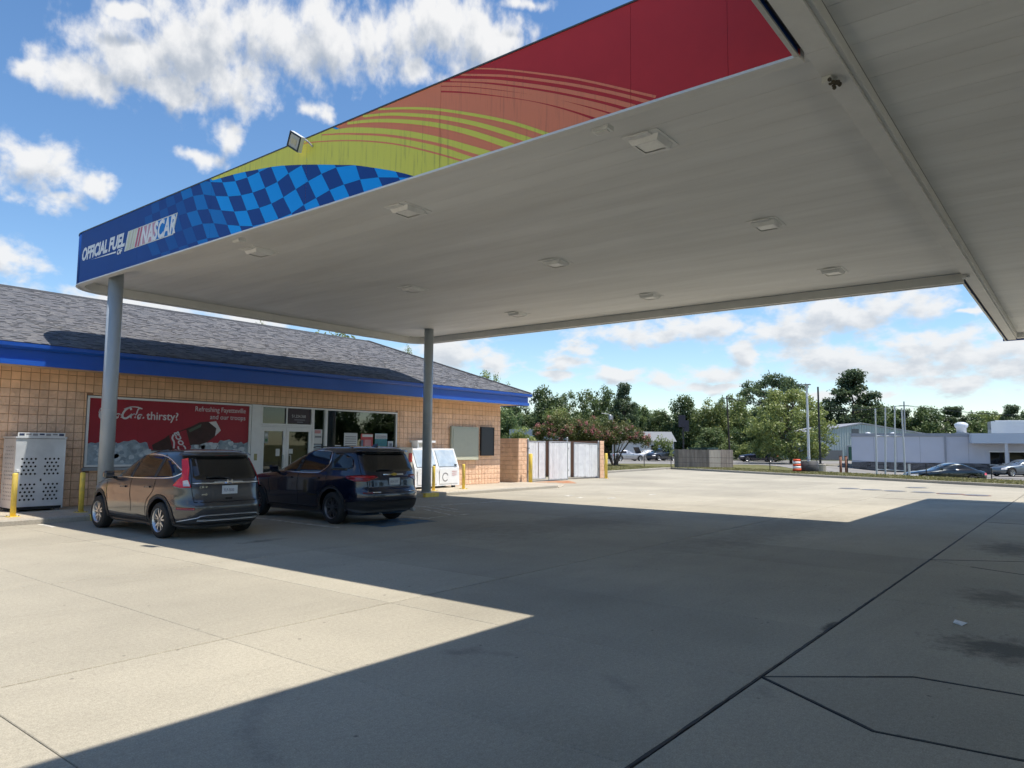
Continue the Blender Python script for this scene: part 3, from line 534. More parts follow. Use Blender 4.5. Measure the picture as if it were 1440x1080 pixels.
for u0, u1, m in ((.035, .09, CREAM), (.11, .14, mat('faded_tan_vinyl', (.52, .50, .36), .5)), (.16, .20, CREAM), (.225, .265, PINK), (.285, .32, PINK)): decal('logo_bar', lq(u0, u1, .03, .97), m, 7)
decal('logo_field', lq(.335, .62, .05, .95), ROSE, 7); decal('logo_field', lq(.62, .975, .05, .95), F_CY2, 7)
text('lettering', 'NASCAR', .505, (fx-.005, 15.36, 5.835), TX, TY, WHT, panels[-2][2], shear=.22, xs=.735, bold=.016)
# the rest of the fascia, its bottom channel and the ceiling
part('fascia_corner', wall_strip(MB(), corner_n, 0, .05, ZB, ZT), F_BLU, ca, True)
part('fascia_end', wall_strip(MB(), [corner_n[-1], corner_f[0]], 0, .05, ZB, ZT), F_BLU, ca)
part('fascia_corner', wall_strip(MB(), corner_f, 0, .05, ZB, ZT), F_BLU, ca, True)
part('fascia_far', MB().box(AX1-.05, AX1, AY0, AY1-RC, ZB, ZT), F_BLU, ca)
outline = [(AX0, AY0)]+corner_n+corner_f+[(AX1, AY0)]
part('drip_edge', wall_strip(MB(), outline, -.012, .05, ZB-.03, ZB-.001), TRIM, ca)
part('soffit_channel', wall_strip(MB(), outline, .052, .17, ZB-.012, ZC-.008), TRIM, ca)
part('top_cap', wall_strip(MB(), outline, -.012, .06, ZT+.001, ZT+.02), TRIMD, ca)
part('roof_deck', MB().prism([(p[0], p[1]) for p in off_path(outline, .07)][::-1], ZC+.06, ZC+.12), DECK, ca)
x = AX0+.16; wpan = .3985
while x < AX1-.17:
    x1 = min(x+wpan, AX1-.16); xm = (x+x1)/2; dx = max(AX0+RC-xm, xm-(AX1-RC), 0); ye = AY1-RC+math.sqrt(max(RC*RC-dx*dx, .01))-.13
    mbp = MB().box(x+.003, x1-.003, AY0-.0, ye, ZC, ZC+.03); mbp.box(x-.002, x+.002, AY0, ye, ZC+.006, ZC+.03)
    part('ceiling_pan', mbp, CEIL, ca); x = x1
COLM = mat('column_paint', (.36, .40, .43), .38, var=.05, vscale=3, coat=.2); YEL = mat('yellow_paint', (.80, .58, .085), .6, var=.15, vscale=9, hue=(.66, .49, .12))
for (cx, cy) in ((7.20, 17.22), (17.36, 17.30)):
    c = part('column', MB().lathe([(.156, .12), (.156, ZC-.01)], (cx, cy, 0), n=32), COLM, ca, True); part('column_collar', MB().lathe([(.18, .118), (.18, .16), (.158, .17)], (cx, cy, 0), n=24), GREY, c)
    part('column_pad', MB().box(cx-.30, cx+.34, 17.03, 17.24, 0.002, .128), YEL, c); part('column_band', MB().lathe([(.1575, 2.42), (.1575, 2.435)], (cx, cy, 0), n=32), GREY, c)
# the canopy over the pumps, the photographer's shelter
cb = thing('pump_canopy', 'long white pump canopy overhead at right with a deep ceiling beam along its edge', 'canopy', (11.0, -3.4, 0))
BX0, BX1, BY0, BY1 = -9.0, 29.72, -9.2, AY0
seg = [BX0, -3, 1.2, AX0+.05, 12.45, 18.2, 23.6, BX1]
for a, b in zip(seg, seg[1:]): part('edge_beam', MB().box(a+.003, b-.003, BY1-.28, BY1-.046, ZB+.004, ZC+.03), TRIM, cb)
part('beam_lip', MB().box(BX0, BX1-.05, BY1-.325, BY1-.283, ZB+.045, ZC), TRIM, cb)
part('end_beam', MB().box(BX1-.30, BX1-.012, BY0, BY1-.30, ZB+.03, ZC+.03), TRIM, cb); part('end_beam', MB().box(BX0+.01, BX0+.28, BY0, BY1-.3, ZB+.004, ZC+.03), TRIM, cb); part('edge_beam', MB().box(BX0+.3, BX1-.32, BY0+.01, BY0+.28, ZB+.004, ZC+.03), TRIM, cb)
for a, b in ((BX0, AX0-.005), (AX1+.005, BX1)):
    part('fascia', MB().box(a, b, BY1+.008, BY1+.038, ZB, ZT), F_BLU, cb); part('drip_edge', MB().box(a, b, BY1+.001, BY1+.045, ZB-.025, ZB-.001), ALU, cb); part('gap_liner', MB().box(a, b, BY1-.044, BY1+.0, ZB+.05, ZC), TRIMD, cb)
part('fascia', MB().box(BX1, BX1+.05, BY0, BY1+.1, ZB-.02, ZT), F_BLU, cb); part('fascia', MB().box(BX0-.05, BX0, BY0, BY1+.1, ZB, ZT), F_BLU, cb); part('fascia', MB().box(BX0, BX1, BY0-.05, BY0, ZB, ZT), F_BLU, cb)
part('roof_deck', MB().box(BX0, BX1, BY0, BY1+.05, ZC+.06, ZC+.12), DECK, cb)
pan = MB().box(.004, .3945, 0, BY1-.33-BY0-.3, 0, .03).box(-.003, .003, 0, BY1-.33-BY0-.3, .010, .03).mesh('ceiling_pan', CEIL); k = 0; x = BX0+.3
x = 6.578-.3985*38
while x < BX1-.4:
    if x > BX0: o = bpy.data.objects.new('ceiling_pan', pan); put(o, cb, (x, BY0+.3, ZC))
    x += .3985
for cx in (-4.5, 5.2, 14.9, 24.6): part('column', MB().lathe([(.17, 0), (.17, ZC-.01)], (cx, -3.4, 0), n=24), COLM, cb, True)
# lamps under the canopies
LENS = mat('lamp_lens', (.88, .88, .84), .3, var=.06, vscale=20); PLATE = mat('lamp_plate', (.82, .82, .80), .5, var=.10, vscale=7)
def lamp_unit(x, y, label, s=1., rot=0):
    t = thing('canopy_light', label, 'light', (x, y, ZC), 'square lights under the store canopy')
    lpart('mounting_plate', MB().box(-.31*s, .31*s, -.25*s, .25*s, -.012, -.001), PLATE, t)
    fr = MB(); a, b, zb, z2 = .21*s, .175*s, -.014, -.085
    fr.add([(-a, -a, zb), (a, -a, zb), (a, a, zb), (-a, a, zb), (-b, -b, z2), (b, -b, z2), (b, b, z2), (-b, b, z2), (-b+.03, -b+.03, z2), (b-.03, -b+.03, z2), (b-.03, b-.03, z2), (-b+.03, b-.03, z2)],
           [(0, 1, 5, 4), (1, 2, 6, 5), (2, 3, 7, 6), (3, 0, 4, 7), (4, 5, 9, 8), (5, 6, 10, 9), (6, 7, 11, 10), (7, 4, 8, 11)])
    h = lpart('housing', fr, PLATE, t); lpart('lens', MB().box(-b+.035, b-.035, -b+.035, b-.035, -.075, -.06), LENS, h)
    for sx in (-1, 1): lpart('side_tab', MB().box(sx*.27*s-.06, sx*.27*s+.06, -.13*s, .13*s, -.03, -.013), PLATE, t)
    t.rotation_euler.z = rot; return t
rows = {8.20: 'nearest the painted fascia', 12.53: 'in the middle row', 16.79: 'in the far row'}
cols_ = {4.23: 'closest to the ceiling beam', 8.72: 'halfway to the store', 13.07: 'closest to the store'}
for lx, ra in rows.items():
    for ly, rb in cols_.items(): lamp_unit(lx, ly, 'square canopy light %s, %s' % (ra, rb))
for (x, y, lab) in ((7.14, 12.1, 'small grey box under the blue end of the painted fascia'), (7.14, 4.32, 'small grey box under the crimson end of the painted fascia')):
    t = thing('ceiling_box', lab, 'box', (x, y, ZB)); lpart('housing', MB().box(-.05, .09, -.11, .11, -.03, .03), PLATE, t); lpart('cover', MB().box(-.02, .06, -.08, .08, -.042, -.031), TRIM, t)
for (x, lab, nest) in ((7.55, 'small camera box with a dark wasp nest on the ceiling beam, near corner', 1), (18.05, 'small camera box on the ceiling beam at its far junction', 0)):
    t = thing('camera_box', lab, 'box', (x, 1.90, ZB)); lpart('housing', MB().box(-.10, .10, -.06, .03, -.07, -.001), TRIM, t); lpart('arm', MB().box(-.05, .02, -.11, -.061, -.05, -.02), GREY, t)
    if nest:
        rn = random.Random(2); b = MB()
        for k in range(14): b.lathe([(.008, -.02), (.02, -.008), (.02, .008), (.008, .02)], (rn.gauss(.0, .035), rn.gauss(-.08, .025), -.05+rn.gauss(0, .015)), n=8)
        lpart('wasp_nest', b, mat('wasp_nest', (.09, .075, .055), .9, var=.3, vscale=60), t, True)
# floodlight on the fascia
t = thing('floodlight', 'square LED floodlight with pale rim tilted on top of the lime fascia', 'floodlight', (6.80, 9.75, 6.55)); Mx = Matrix.Rotation(math.radians(-10), 4, 'Y') @ Matrix.Rotation(math.radians(34), 4, 'X') @ Matrix.Scale(.74, 4)
def tl(p): q = Mx @ Vector(p); return (q.x, q.y+.05, q.z+.02)
def tbox(x0, x1, y0, y1, z0, z1):
    b = MB().box(x0, x1, y0, y1, z0, z1); b.v = [tl(p) for p in b.v]; return b
lpart('housing', tbox(-.14, -.05, -.21, .21, -.17, .17), mat('pale_metal', (.72, .73, .74), .4, .3), t)
b = tbox(-.156, -.141, -.21, .21, .135, .17)
for q in ((-.156, -.141, -.21, .21, -.17, -.135), (-.156, -.141, -.21, -.175, -.134, .134), (-.156, -.141, .175, .21, -.134, .134)): c = tbox(*q); b.add(c.v, c.f)
lpart('bezel', b, DARK, t); lpart('reflector', tbox(-.1445, -.1405, -.174, .174, -.134, .134), mat('led_reflector', (.45, .40, .32), .35, .2, var=.2, vscale=30), t); lpart('emitter', tbox(-.152, -.1447, -.09, .09, -.06, .06), mat('led_chip', (.50, .43, .26), .5, var=.2, vscale=60), t)
lpart('bracket', MB().path([(-.03, -.12, .02), (-.01, -.20, -.04), (.06, -.22, -.1)], .014), GREY, t)
# ------------------------------------------------------------------ the store
YW = 19.80; SX0, SX1 = -3.0, 24.30; BW = .2027; Z0 = .12; NR = 17
def block_mat(name, col, col2, bump, bs):
    m = mat(name, col, .85, var=.12, vscale=3.5, hue=col2, bump=bump, bscale=bs, rnd=.09, spec=.2); return m
BLK_S = block_mat('smooth_block', (.86, .555, .345), (.79, .50, .31), .25, 60); BLK_R = block_mat('split_face_block', (.86, .575, .385), (.74, .485, .325), 1.0, 26); MORT = mat('mortar', (.34, .19, .115), .95)
store = thing('convenience_store', 'tan concrete-block convenience store with blue fascia and grey shingle roof', 'building', (14.0, 19.8, 0))
OPEN = [(7.74, 12.38, 1.06, 2.90), (12.38, 18.32, .10, 2.90)]          # the banner window and the shop front
wl = MB(); back = YW+.012
def wall_cut(x0, x1, z0, z1): wl.box(x0, x1, back, back+.2, z0, z1)
wall_cut(SX0, 7.74, 0, 3.62); wall_cut(7.74, 12.38, 0, 1.06); wall_cut(7.74, 18.32, 2.90, 3.62); wall_cut(18.32, SX1-.012, 0, 3.62)
part('wall', wl, MORT, store)
wl = MB().box(SX1-.21, SX1-.012, back+.2, 28, 0, 3.62).box(SX0, SX0+.2, back+.2, 28, 0, 3.62).box(SX0, SX1-.012, 28.001, 28.2, 0, 3.62); part('wall', wl, BLK_S, store)
def block_geo(w, h, d=.016, e=.006, jag=0., rn=None):
    a = .004; P = [(a, 0, a), (w-a, 0, a), (w-a, 0, h-a), (a, 0, h-a), (a+e, -d, a+e), (w-a-e, -d, a+e), (w-a-e, -d, h-a-e), (a+e, -d, h-a-e)]
    F = [(0, 1, 5, 4), (1, 2, 6, 5), (2, 3, 7, 6), (3, 0, 4, 7)]
    if jag:
        n = 4; b = len(P)
        for j in range(n+1):
            for i in range(n+1):
                ed = i in (0, n) or j in (0, n); P.append((a+e+(w-2*a-2*e)*i/n, -d-(0 if ed else rn.uniform(-.2, 1)*jag), a+e+(h-2*a-2*e)*j/n))
        F += [(b+j*(n+1)+i, b+j*(n+1)+i+1, b+(j+1)*(n+1)+i+1, b+(j+1)*(n+1)+i) for j in range(n) for i in range(n)]
    else: F.append((4, 5, 6, 7))
    return P, F
rb = random.Random(5)
vs = [MB() for _ in range(7)]
for i, v in enumerate(vs): v.add(*block_geo(BW, BW, jag=0 if i == 0 else .013, rn=rb))
bm_s = vs[0].mesh('block', BLK_S); bm_r = [v.mesh('block', BLK_R) for v in vs[1:]]
cells = []; cut = []
for r in range(NR):
    z = Z0+r*BW
    for c in range(int((SX1-SX0)/BW)+1):
        x = SX1-(c+1)*BW
        if x < SX0: continue
        hit = [q for q in OPEN if x+BW > q[0]+.004 and x < q[1]-.004 and z+BW > q[2]+.004 and z < q[3]-.004]
        if hit:                                                   # blocks cut to fit round the openings
            a, b, za, zb = min(q[0] for q in hit), max(q[1] for q in hit), min(q[2] for q in hit), max(q[3] for q in hit)
            if a-x > .03: cut.append((x, z, a-x, BW))
            elif x+BW-b > .03: cut.append((b, z, x+BW-b, BW))
            elif z+BW-zb > .03: cut.append((x, zb, BW, z+BW-zb))
            elif za-z > .03: cut.append((x, z, BW, za-z))
            continue
        cells.append((x, z, r))
view = sorted([c for c in cells if c[0] > 4.75], key=lambda c: c[0]); solo = set(view[:290])
rest = [MB(), MB()]
for x, z, r in cells:
    rough = r < NR-3
    if (x, z, r) in solo:
        o = bpy.data.objects.new('block', rb.choice(bm_r) if rough else bm_s); put(o, store, (x, back, z))
    else:
        P, F = block_geo(BW, BW, jag=.013 if rough else 0, rn=rb); rest[int(rough)].add([(p[0]+x, p[1]+back, p[2]+z) for p in P], F)
for x, z, w, h in cut: P, F = block_geo(w, h); rest[0].add([(p[0]+x, p[1]+back, p[2]+z) for p in P], F)
part('blockwork', rest[0], BLK_S, store, kind='stuff'); part('blockwork', rest[1], BLK_R, store, kind='stuff')
# roof: eaves, fascia, soffit, shingles
EY, EZ, RY, RZ = 18.82, 3.955, 23.8, 6.09; HX = SX1+.96; sl = (RZ-EZ)/(RY-EY)
BLUE = mat('fascia_royal_blue', (.010, .088, .44), .4, var=.06, vscale=1.5, coat=.1); BLUE2 = mat('trim_light_blue', (.03, .16, .60), .4)
part('fascia_board', MB().box(SX0, HX-.19, 18.90, 18.94, 3.44, 3.86).box(HX-.21, HX-.17, 18.941, 28.9, 3.44, 3.86), BLUE, store)
part('fascia_trim', MB().box(SX0, HX-.18, 18.865, 18.899, 3.44, 3.555).box(HX-.169, HX-.135, 18.865, 28.9, 3.44, 3.555), BLUE, store)
gt = MB()
prof = [(18.78, 3.93), (18.79, 3.85), (18.84, 3.80), (18.895, 3.80), (18.895, 3.95)]
n = len(prof); P = [(SX0, y, z) for y, z in prof]+[(HX-.04, y, z) for y, z in prof]; gt.add(P, [(i, (i+1) % n, n+(i+1) % n, n+i) for i in range(n)]+[tuple(range(n)), tuple(range(2*n-1, n-1, -1))]); part('gutter', gt, BLUE, store)
part('soffit', MB().box(SX0, HX-.22, 18.945, 19.79, 3.47, 3.50).box(SX1+.01, HX-.22, 19.80, 28.8, 3.47, 3.50), mat('soffit_paint', (.55, .42, .30), .7), store)
rf = MB(); hr = RY-EY
P = [(SX0, EY, EZ-.03), (HX, EY, EZ-.03), (HX-hr, RY, RZ-.03), (SX0+hr, RY, RZ-.03), (HX, 2*RY-EY, EZ-.03), (SX0, 2*RY-EY, EZ-.03)]
rf.add(P, [(0, 1, 2, 3), (1, 4, 2), (4, 5, 3, 2), (5, 0, 3)]); SHB = mat('roof_felt', (.05, .052, .058), .9); part('roof', rf, SHB, store)
sh = MB(); shc = []; slen = math.hypot(hr, RZ-EZ); nc = 46; rs = random.Random(11); cu = Vector((0, hr, RZ-EZ)).normalized(); nu = Vector((0, -(RZ-EZ), hr)).normalized()
tones = [(.115, .115, .123), (.13, .13, .138), (.15, .148, .152), (.10, .102, .11), (.165, .162, .162), (.12, .123, .132)]
for k in range(nc):
    s0 = k*slen/nc-.03; s1 = s0+slen/nc+.035; x = SX0+s0*.9+rs.uniform(0, .3); lim = HX-max(s0, 0)*hr/slen
    while x < lim:
        w = rs.choice((.09, .13, .17, .22)); x1 = min(x+w, lim); th = rs.choice((.008, .008, .018)); a = Vector((0, EY, EZ))+cu*s0; b = Vector((0, EY, EZ))+cu*s1
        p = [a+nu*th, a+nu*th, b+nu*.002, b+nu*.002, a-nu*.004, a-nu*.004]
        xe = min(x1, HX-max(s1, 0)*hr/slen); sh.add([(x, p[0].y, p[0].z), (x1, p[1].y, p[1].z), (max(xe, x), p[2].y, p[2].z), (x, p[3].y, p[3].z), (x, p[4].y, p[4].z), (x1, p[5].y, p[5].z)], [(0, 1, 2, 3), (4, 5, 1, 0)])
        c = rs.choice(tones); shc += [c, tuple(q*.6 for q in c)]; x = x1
def color_faces(o, cols):
    at = o.data.color_attributes.new('tone', 'FLOAT_COLOR', 'CORNER'); buf = []
    for p, c in zip(o.data.polygons, cols): buf += [c[0], c[1], c[2], 1.0]*p.loop_total
    at.data.foreach_set('color', buf)
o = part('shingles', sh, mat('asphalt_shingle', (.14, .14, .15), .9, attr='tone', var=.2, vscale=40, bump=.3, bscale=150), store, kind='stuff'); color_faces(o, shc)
part('ridge_cap', MB().add([(SX0+hr-.2, RY-.12, RZ-.04), (HX-hr, RY-.12, RZ-.04), (HX-hr, RY, RZ+.035), (SX0+hr-.2, RY, RZ+.035), (SX0+hr-.2, RY+.12, RZ-.04), (HX-hr, RY+.12, RZ-.04)], [(0, 1, 2, 3), (3, 2, 5, 4)]), SHB, store)
hc = MB(); a, b = Vector((HX, EY, EZ)), Vector((HX-hr, RY, RZ)); hc.add([a+Vector((-.15, 0, .035)), a+Vector((0, .13, .0)), b+Vector((0, .13, .0)), b+Vector((-.15, 0, .035)), a+Vector((0, 0, .05)), b+Vector((0, 0, .05))], [(0, 4, 5, 3), (4, 1, 2, 5)]); part('hip_cap', hc, SHB, store)
# shop front ---------------------------------------------------------------
ALW = mat('white_frame', (.76, .76, .74), .45, var=.06, vscale=4); GLS = glass_mat('shop_glass', (.34, .38, .36)); INT = mat('interior_wall', (.10, .095, .085), .9); INF = mat('interior_floor', (.16, .15, .13), .5)
part('interior_wall', MB().box(6.2, 19.4, 24.4, 24.5, 0.121, 3.4).box(6.1, 6.2, YW+.25, 24.4, .121, 3.4).box(19.4, 19.5, YW+.25, 24.4, .121, 3.4).box(6.2, 19.4, YW+.25, 24.4, 3.35, 3.4), INT, store); part('interior_floor', MB().box(6.2, 19.4, YW+.24, 24.4, .05, .12), INF, store)
def bar(m, x0, x1, z0, z1, y0=YW-.01, y1=YW+.09): return m.box(x0, x1, y0, y1, z0, z1)
def window(name, x0, x1, z0, z1, fw=.05, label=None, gm=None):
    w = part(name, MB().box(x0+fw*.5, x1-fw*.5, YW+.045, YW+.052, z0+fw*.5, z1-fw*.5), gm or GLS, store, label=label)
    f = MB(); bar(f, x0, x1, z1-fw, z1); bar(f, x0, x1, z0, z0+fw); bar(f, x0, x0+fw, z0+fw, z1-fw); bar(f, x1-fw, x1, z0+fw, z1-fw); part('frame', f, ALW, w); return w
w0 = window('window', 7.755, 12.365, 1.075, 2.885, .055)
part('sill', MB().box(7.70, 12.42, YW-.06, YW+.02, .985, 1.062), mat('sill_grey', (.33, .34, .35), .6), w0)
part('post', MB().box(12.385, 12.70, YW-.012, YW+.10, .121, 2.895), ALW, store)
window('transom', 12.705, 14.60, 2.285, 2.885, .05, gm=glass_mat('door_glass', (.30, .33, .32), .42)); part('transom_bar', MB().box(13.60, 13.64, YW-.008, YW+.03, 2.335, 2.835), ALW, store)
for (x0, x1, hs) in ((12.735, 13.615, 1), (13.625, 14.57, -1)):
    d = part('door', MB().box(x0+.05, x1-.05, YW+.04, YW+.047, .17, 2.2), glass_mat('door_glass', (.30, .33, .32), .42), store); f = MB(); bar(f, x0, x1, 2.10, 2.235, YW+.005, YW+.07); bar(f, x0, x1, .13, .33, YW+.005, YW+.07); bar(f, x0, x0+.10, .33, 2.10, YW+.005, YW+.07); bar(f, x1-.10, x1, .33, 2.10, YW+.005, YW+.07); part('frame', f, ALW, d)
    hx = x1-.13 if hs > 0 else x0+.13; part('handle', MB().path([(hx, YW, 1.0), (hx, YW-.07, 1.0), (hx, YW-.07, 1.35), (hx, YW, 1.35)], .014), GREY, d)
f = MB(); bar(f, 12.701, 12.73, .121, 2.28, YW-.005, YW+.08); bar(f, 14.575, 14.605, .121, 2.28, YW-.005, YW+.08); bar(f, 12.731, 14.574, 2.24, 2.28, YW-.005, YW+.08); part('door_frame', f, ALW, store)
window('sidelight', 14.61, 15.13, .13, 2.885, .05); window('window', 15.135, 18.31, .80, 2.885, .055); part('mullion', MB().box(15.10, 15.16, YW-.02, YW+.1, .13, 2.88), ALW, store); part('apron', MB().box(15.165, 18.31, YW-.008, YW+.1, .121, .795), ALW, store)
# shelves inside, seen dimly through the glass
SHELF = mat('shelf_metal', (.12, .12, .12), .6); GOODS = [mat('goods_%s' % n, c, .6, var=.4, vscale=9) for n, c in (('red', (.28, .03, .02)), ('amber', (.30, .18, .03)), ('white', (.4, .4, .38)), ('green', (.04, .15, .06)))]
for k, (x, lab) in enumerate(((13.1, 'dim shelf rack of goods inside behind the glass doors'), (16.3, 'dim shelf rack of goods inside behind the wide shop window'))):
    t = thing('shelf_rack', lab, 'shelf', (x, 22.4, .12), 'shelf racks inside the store'); lpart('frame', MB().box(-.9, .9, .25, .3, 0, 1.45), SHELF, t)
    for j in range(4):
        s = lpart('shelf', MB().box(-.9, .9, -.2, .245, .2+j*.36, .225+j*.36), SHELF, t); g = MB(); rr = random.Random(j+k)
        for q in range(9): hh = rr.uniform(.12, .26); g.box(-.85+q*.19, -.70+q*.19, -.15, .1, .226+j*.36, .226+j*.36+hh)
        lpart('goods', g, GOODS[(j+k) % 4], s)
LIT = mat('lit_bulb', (1.0, .97, .90), .5, emis=6.0)
for k, (x, y, z, lab) in enumerate(((14.35, 21.0, 2.10, 'small lit bulb inside behind the right glass door'), (15.75, 21.0, 2.12, 'small lit bulb inside behind the wide window, left end'))):
    t = thing('bulb', lab, 'lamp', (x, y, z), 'lit bulbs inside the store'); lpart('globe', MB().lathe([(.005, -.05), (.035, -.038), (.05, 0), (.035, .038), (.005, .05)], (0, 0, 0), n=12), LIT, t, True); lpart('cord', MB().tube((0, 0, .05), (0, 0, 3.35-z), .006), DARK, t)
# papers stuck to the glass
PAPER = mat('white_paper', (.62, .63, .62), .7, var=.06); INK = mat('grey_ink', (.22, .22, .23), .7); PTEAL = mat('teal_print', (.05, .22, .24), .6, var=.3, vscale=18); PRED = mat('red_print', (.50, .06, .06), .6, var=.1, vscale=8)
def notice(name, lab, x0, x1, z0, z1, m, kids=()):
    o = tag(part(name, MB().box(x0, x1, YW+.036, YW+.043, z0, z1), m, None), lab, 'poster')
    for nm, mm, bx in kids: part(nm, MB().box(x0+bx[0]*(x1-x0), x0+bx[1]*(x1-x0), YW+.033, YW+.0355, z0+bx[2]*(z1-z0), z0+bx[3]*(z1-z0)), mm, o)
    return o
ln = [('print_line', INK, (.08, .92, .10+.13*k, .15+.13*k)) for k in range(6)]
notice('notice', 'white printed sheet in the wide shop window above the dark SUV', 15.93, 16.50, 1.52, 2.10, PAPER, ln)
notice('poster', 'red and white poster in the middle of the shop window', 16.66, 17.20, 1.55, 2.08, PRED, [('print_band', PAPER, (.1, .98, .80, .97)), ('print_band', mat('pink_print', (.55, .25, .25), .6), (.3, .85, .2, .62)), ('print_band', mat('slate_print', (.12, .16, .22), .6), (.0, .2, .1, .6))])
notice('poster', 'teal poster with white heading at the right of the shop window', 17.30, 17.87, 1.45, 2.11, PTEAL, [('print_band', PAPER, (.0, 1., .70, .98))]+[('print_line', INK, (.08, .92, .74+.09*k, .77+.09*k)) for k in range(2)])
notice('notice', 'small white square sticker in the lower right corner of the shop window', 17.91, 18.16, 1.58, 1.84, PAPER, [('print_spot', INK, (.3, .8, .3, .7))])
notice('notice', 'white and pink notice in the narrow sidelight beside the doors', 14.68, 15.02, 1.72, 2.19, PAPER, [('print_band', mat('pink_print', (.55, .25, .25), .6), (.1, .8, .72, .95)), ('print_band', INK, (.15, .9, .42, .55))])
notice('notice', 'pale blue sheet low in the narrow sidelight', 14.70, 15.0, 1.40, 1.70, mat('pale_blue_paper', (.36, .43, .47), .7), [('print_line', INK, (.1, .9, .2, .26)), ('print_line', INK, (.1, .9, .5, .56))])
notice('notice', 'small white paper on the left glass door', 13.28, 13.42, 1.33, 1.55, PAPER); notice('notice', 'small white paper on the right glass door', 13.76, 13.90, 1.40, 1.55, PAPER); notice('notice', 'tall strip of small stickers on the left glass door edge', 12.86, 13.0, 1.72, 2.07, mat('sticker_grey', (.30, .33, .30), .7), [('print_spot', PAPER, (.2, .8, .6, .85)), ('print_spot', GOODS[3], (.2, .8, .15, .4))])
notice('notice', 'white sheet at the lower left of the wide shop window', 15.55, 15.80, 1.55, 1.68, PAPER)
o = notice('poster', 'dark sales poster with white figures in the transom over the doors', 13.66, 14.52, 2.35, 2.83, mat('dark_plum_print', (.045, .03, .038), .6))
text('figures', '51,224,368', .125, (13.82, YW+.0315, 2.55), (1, 0, 0), (0, 0, 1), PAPER, o, xs=.95, ext=.001)
for k in range(2): part('print_line', MB().box(13.92+.1*k, 14.32-.08*k, YW+.033, YW+.0355, 2.46-.07*k, 2.49-.07*k), INK, o)
part('switch_plate', MB().box(12.50, 12.60, YW-.02, YW-.013, 1.20, 1.40), mat('brass_plate', (.30, .28, .12), .5), store)
# the drinks banner behind its window
BRED = mat('banner_red', (.33, .017, .032), .6, var=.10, vscale=2.0); ICE = mat('banner_ice', (.40, .47, .52), .6, var=.35, vscale=6, hue=(.20, .27, .33)); ICE2 = mat('banner_ice_light', (.52, .58, .62), .6, var=.2, vscale=9); BWH = mat('banner_white', (.66, .64, .64), .6); COLA = mat('banner_cola', (.045, .016, .014), .6, var=.4, vscale=6)
bn = thing('drinks_banner', 'wide red drinks banner with ice, bottle and white lettering in the shop window', 'banner', (10.0, YW, 1.1)); by = YW+.036
part('panel', MB().box(7.80, 12.32, by, by+.006, 1.12, 2.84), BRED, bn)
def bflat(name, poly, m, lay): b = MB(); flat(b, poly, lambda u, v, h: (u, by-.0012*lay-h, v), .0012); return part(name, b, m, bn)
for x in (9.05, 10.25, 11.35): bflat('seam', [(x, 1.13), (x+.008, 1.13), (x+.008, 2.83), (x, 2.83)], mat('banner_seam', (.25, .015, .025), .6), 0)
rr = random.Random(4); top = []
for i in range(46):
    x = 7.805+i*(4.51/45); base = 1.66 if x < 8.5 else (1.72 if x < 9.4 else (1.50 if x < 10.6 else 1.74)); top.append((x, min(base+.05*math.sin(i*.7)+.03*math.sin(i*2.3)+rr.uniform(-.02, .03), 1.82)))
bflat('ice', [(7.805, 1.125)]+smooth_pts(top, 2)+[(12.315, 1.125)], ICE, 1)
for k in range(110):
    x = rr.uniform(7.95, 12.2); zt = np.interp(x, [p[0] for p in top], [p[1] for p in top]); z = rr.uniform(1.2, max(zt-.02, 1.25)); r = rr.uniform(.04, .12); q = [(x+r*math.cos(t)*rr.uniform(.7, 1.2), z+r*.8*math.sin(t)*rr.uniform(.7, 1.2)) for t in np.linspace(0, 2*math.pi, 8, endpoint=False)]
    bflat('ice_cube', clip_rect(q, 7.81, 12.31, 1.13, 2.8), ICE2 if k % 3 else mat('banner_ice_dark', (.26, .32, .37), .6, var=.3, vscale=9), 2+(k % 3)*.4)
def rot(pts, c, a, s=1.): return [(c[0]+s*(x*math.cos(a)-y*math.sin(a)), c[1]+s*(x*math.sin(a)+y*math.cos(a))) for x, y in pts]
bc, ba = (10.42, 1.86), math.radians(17)
bot = [(-1.0, -.09), (-.62, -.17), (-.5, -.22), (.1, -.24), (.3, -.30), (.55, -.29), (.78, -.20), (.9, -.10), (.9, .16), (.72, .27), (.45, .32), (.2, .27), (-.5, .21), (-.62, .16), (-1.0, .08)]
bflat('bottle', rot(bot, bc, ba), COLA, 3.4); bflat('bottle_label', rot([(-.48, -.205), (.02, -.225), (.02, .225), (-.48, .20)], bc, ba), BRED, 4.4); bflat('bottle_cap', rot([(.80, -.19), (1.02, -.08), (.94, .22), (.72, .25), (.9, .02)], bc, ba), BWH, 4.4)
bflat('bottle_gleam', rot([(.08, .20), (.5, .26), (.45, .18), (.1, .12)], bc, ba), mat('banner_gleam', (.07, .10, .07), .6), 4.4)
bflat('bottle_wave', rot(ribbon(smooth_pts([(-.45, -.18), (-.40, -.02), (-.42, .10), (-.36, .19)]), .05), bc, ba), BWH, 5.4)
text('bottle_lettering', 'Coca', .30, (bc[0]+.02, by-.0078, bc[1]-.40), (math.cos(ba+1.75), 0, math.sin(ba+1.75)), (-math.sin(ba+1.75), 0, math.cos(ba+1.75)), BWH, bn, shear=.35, bold=.006)
TXX, TYY = (1, 0, 0), (0, 0, 1)
text('lettering', 'thirsty?', .30, (9.26, by-.002, 2.33), TXX, TYY, BWH, bn, bold=.004); text('lettering', 'Refreshing Fayetteville', .20, (12.20, by-.002, 2.61), TXX, TYY, BWH, bn, align='RIGHT', xs=.88); text('lettering', 'and our troops', .20, (12.20, by-.002, 2.40), TXX, TYY, BWH, bn, align='RIGHT', xs=.92)
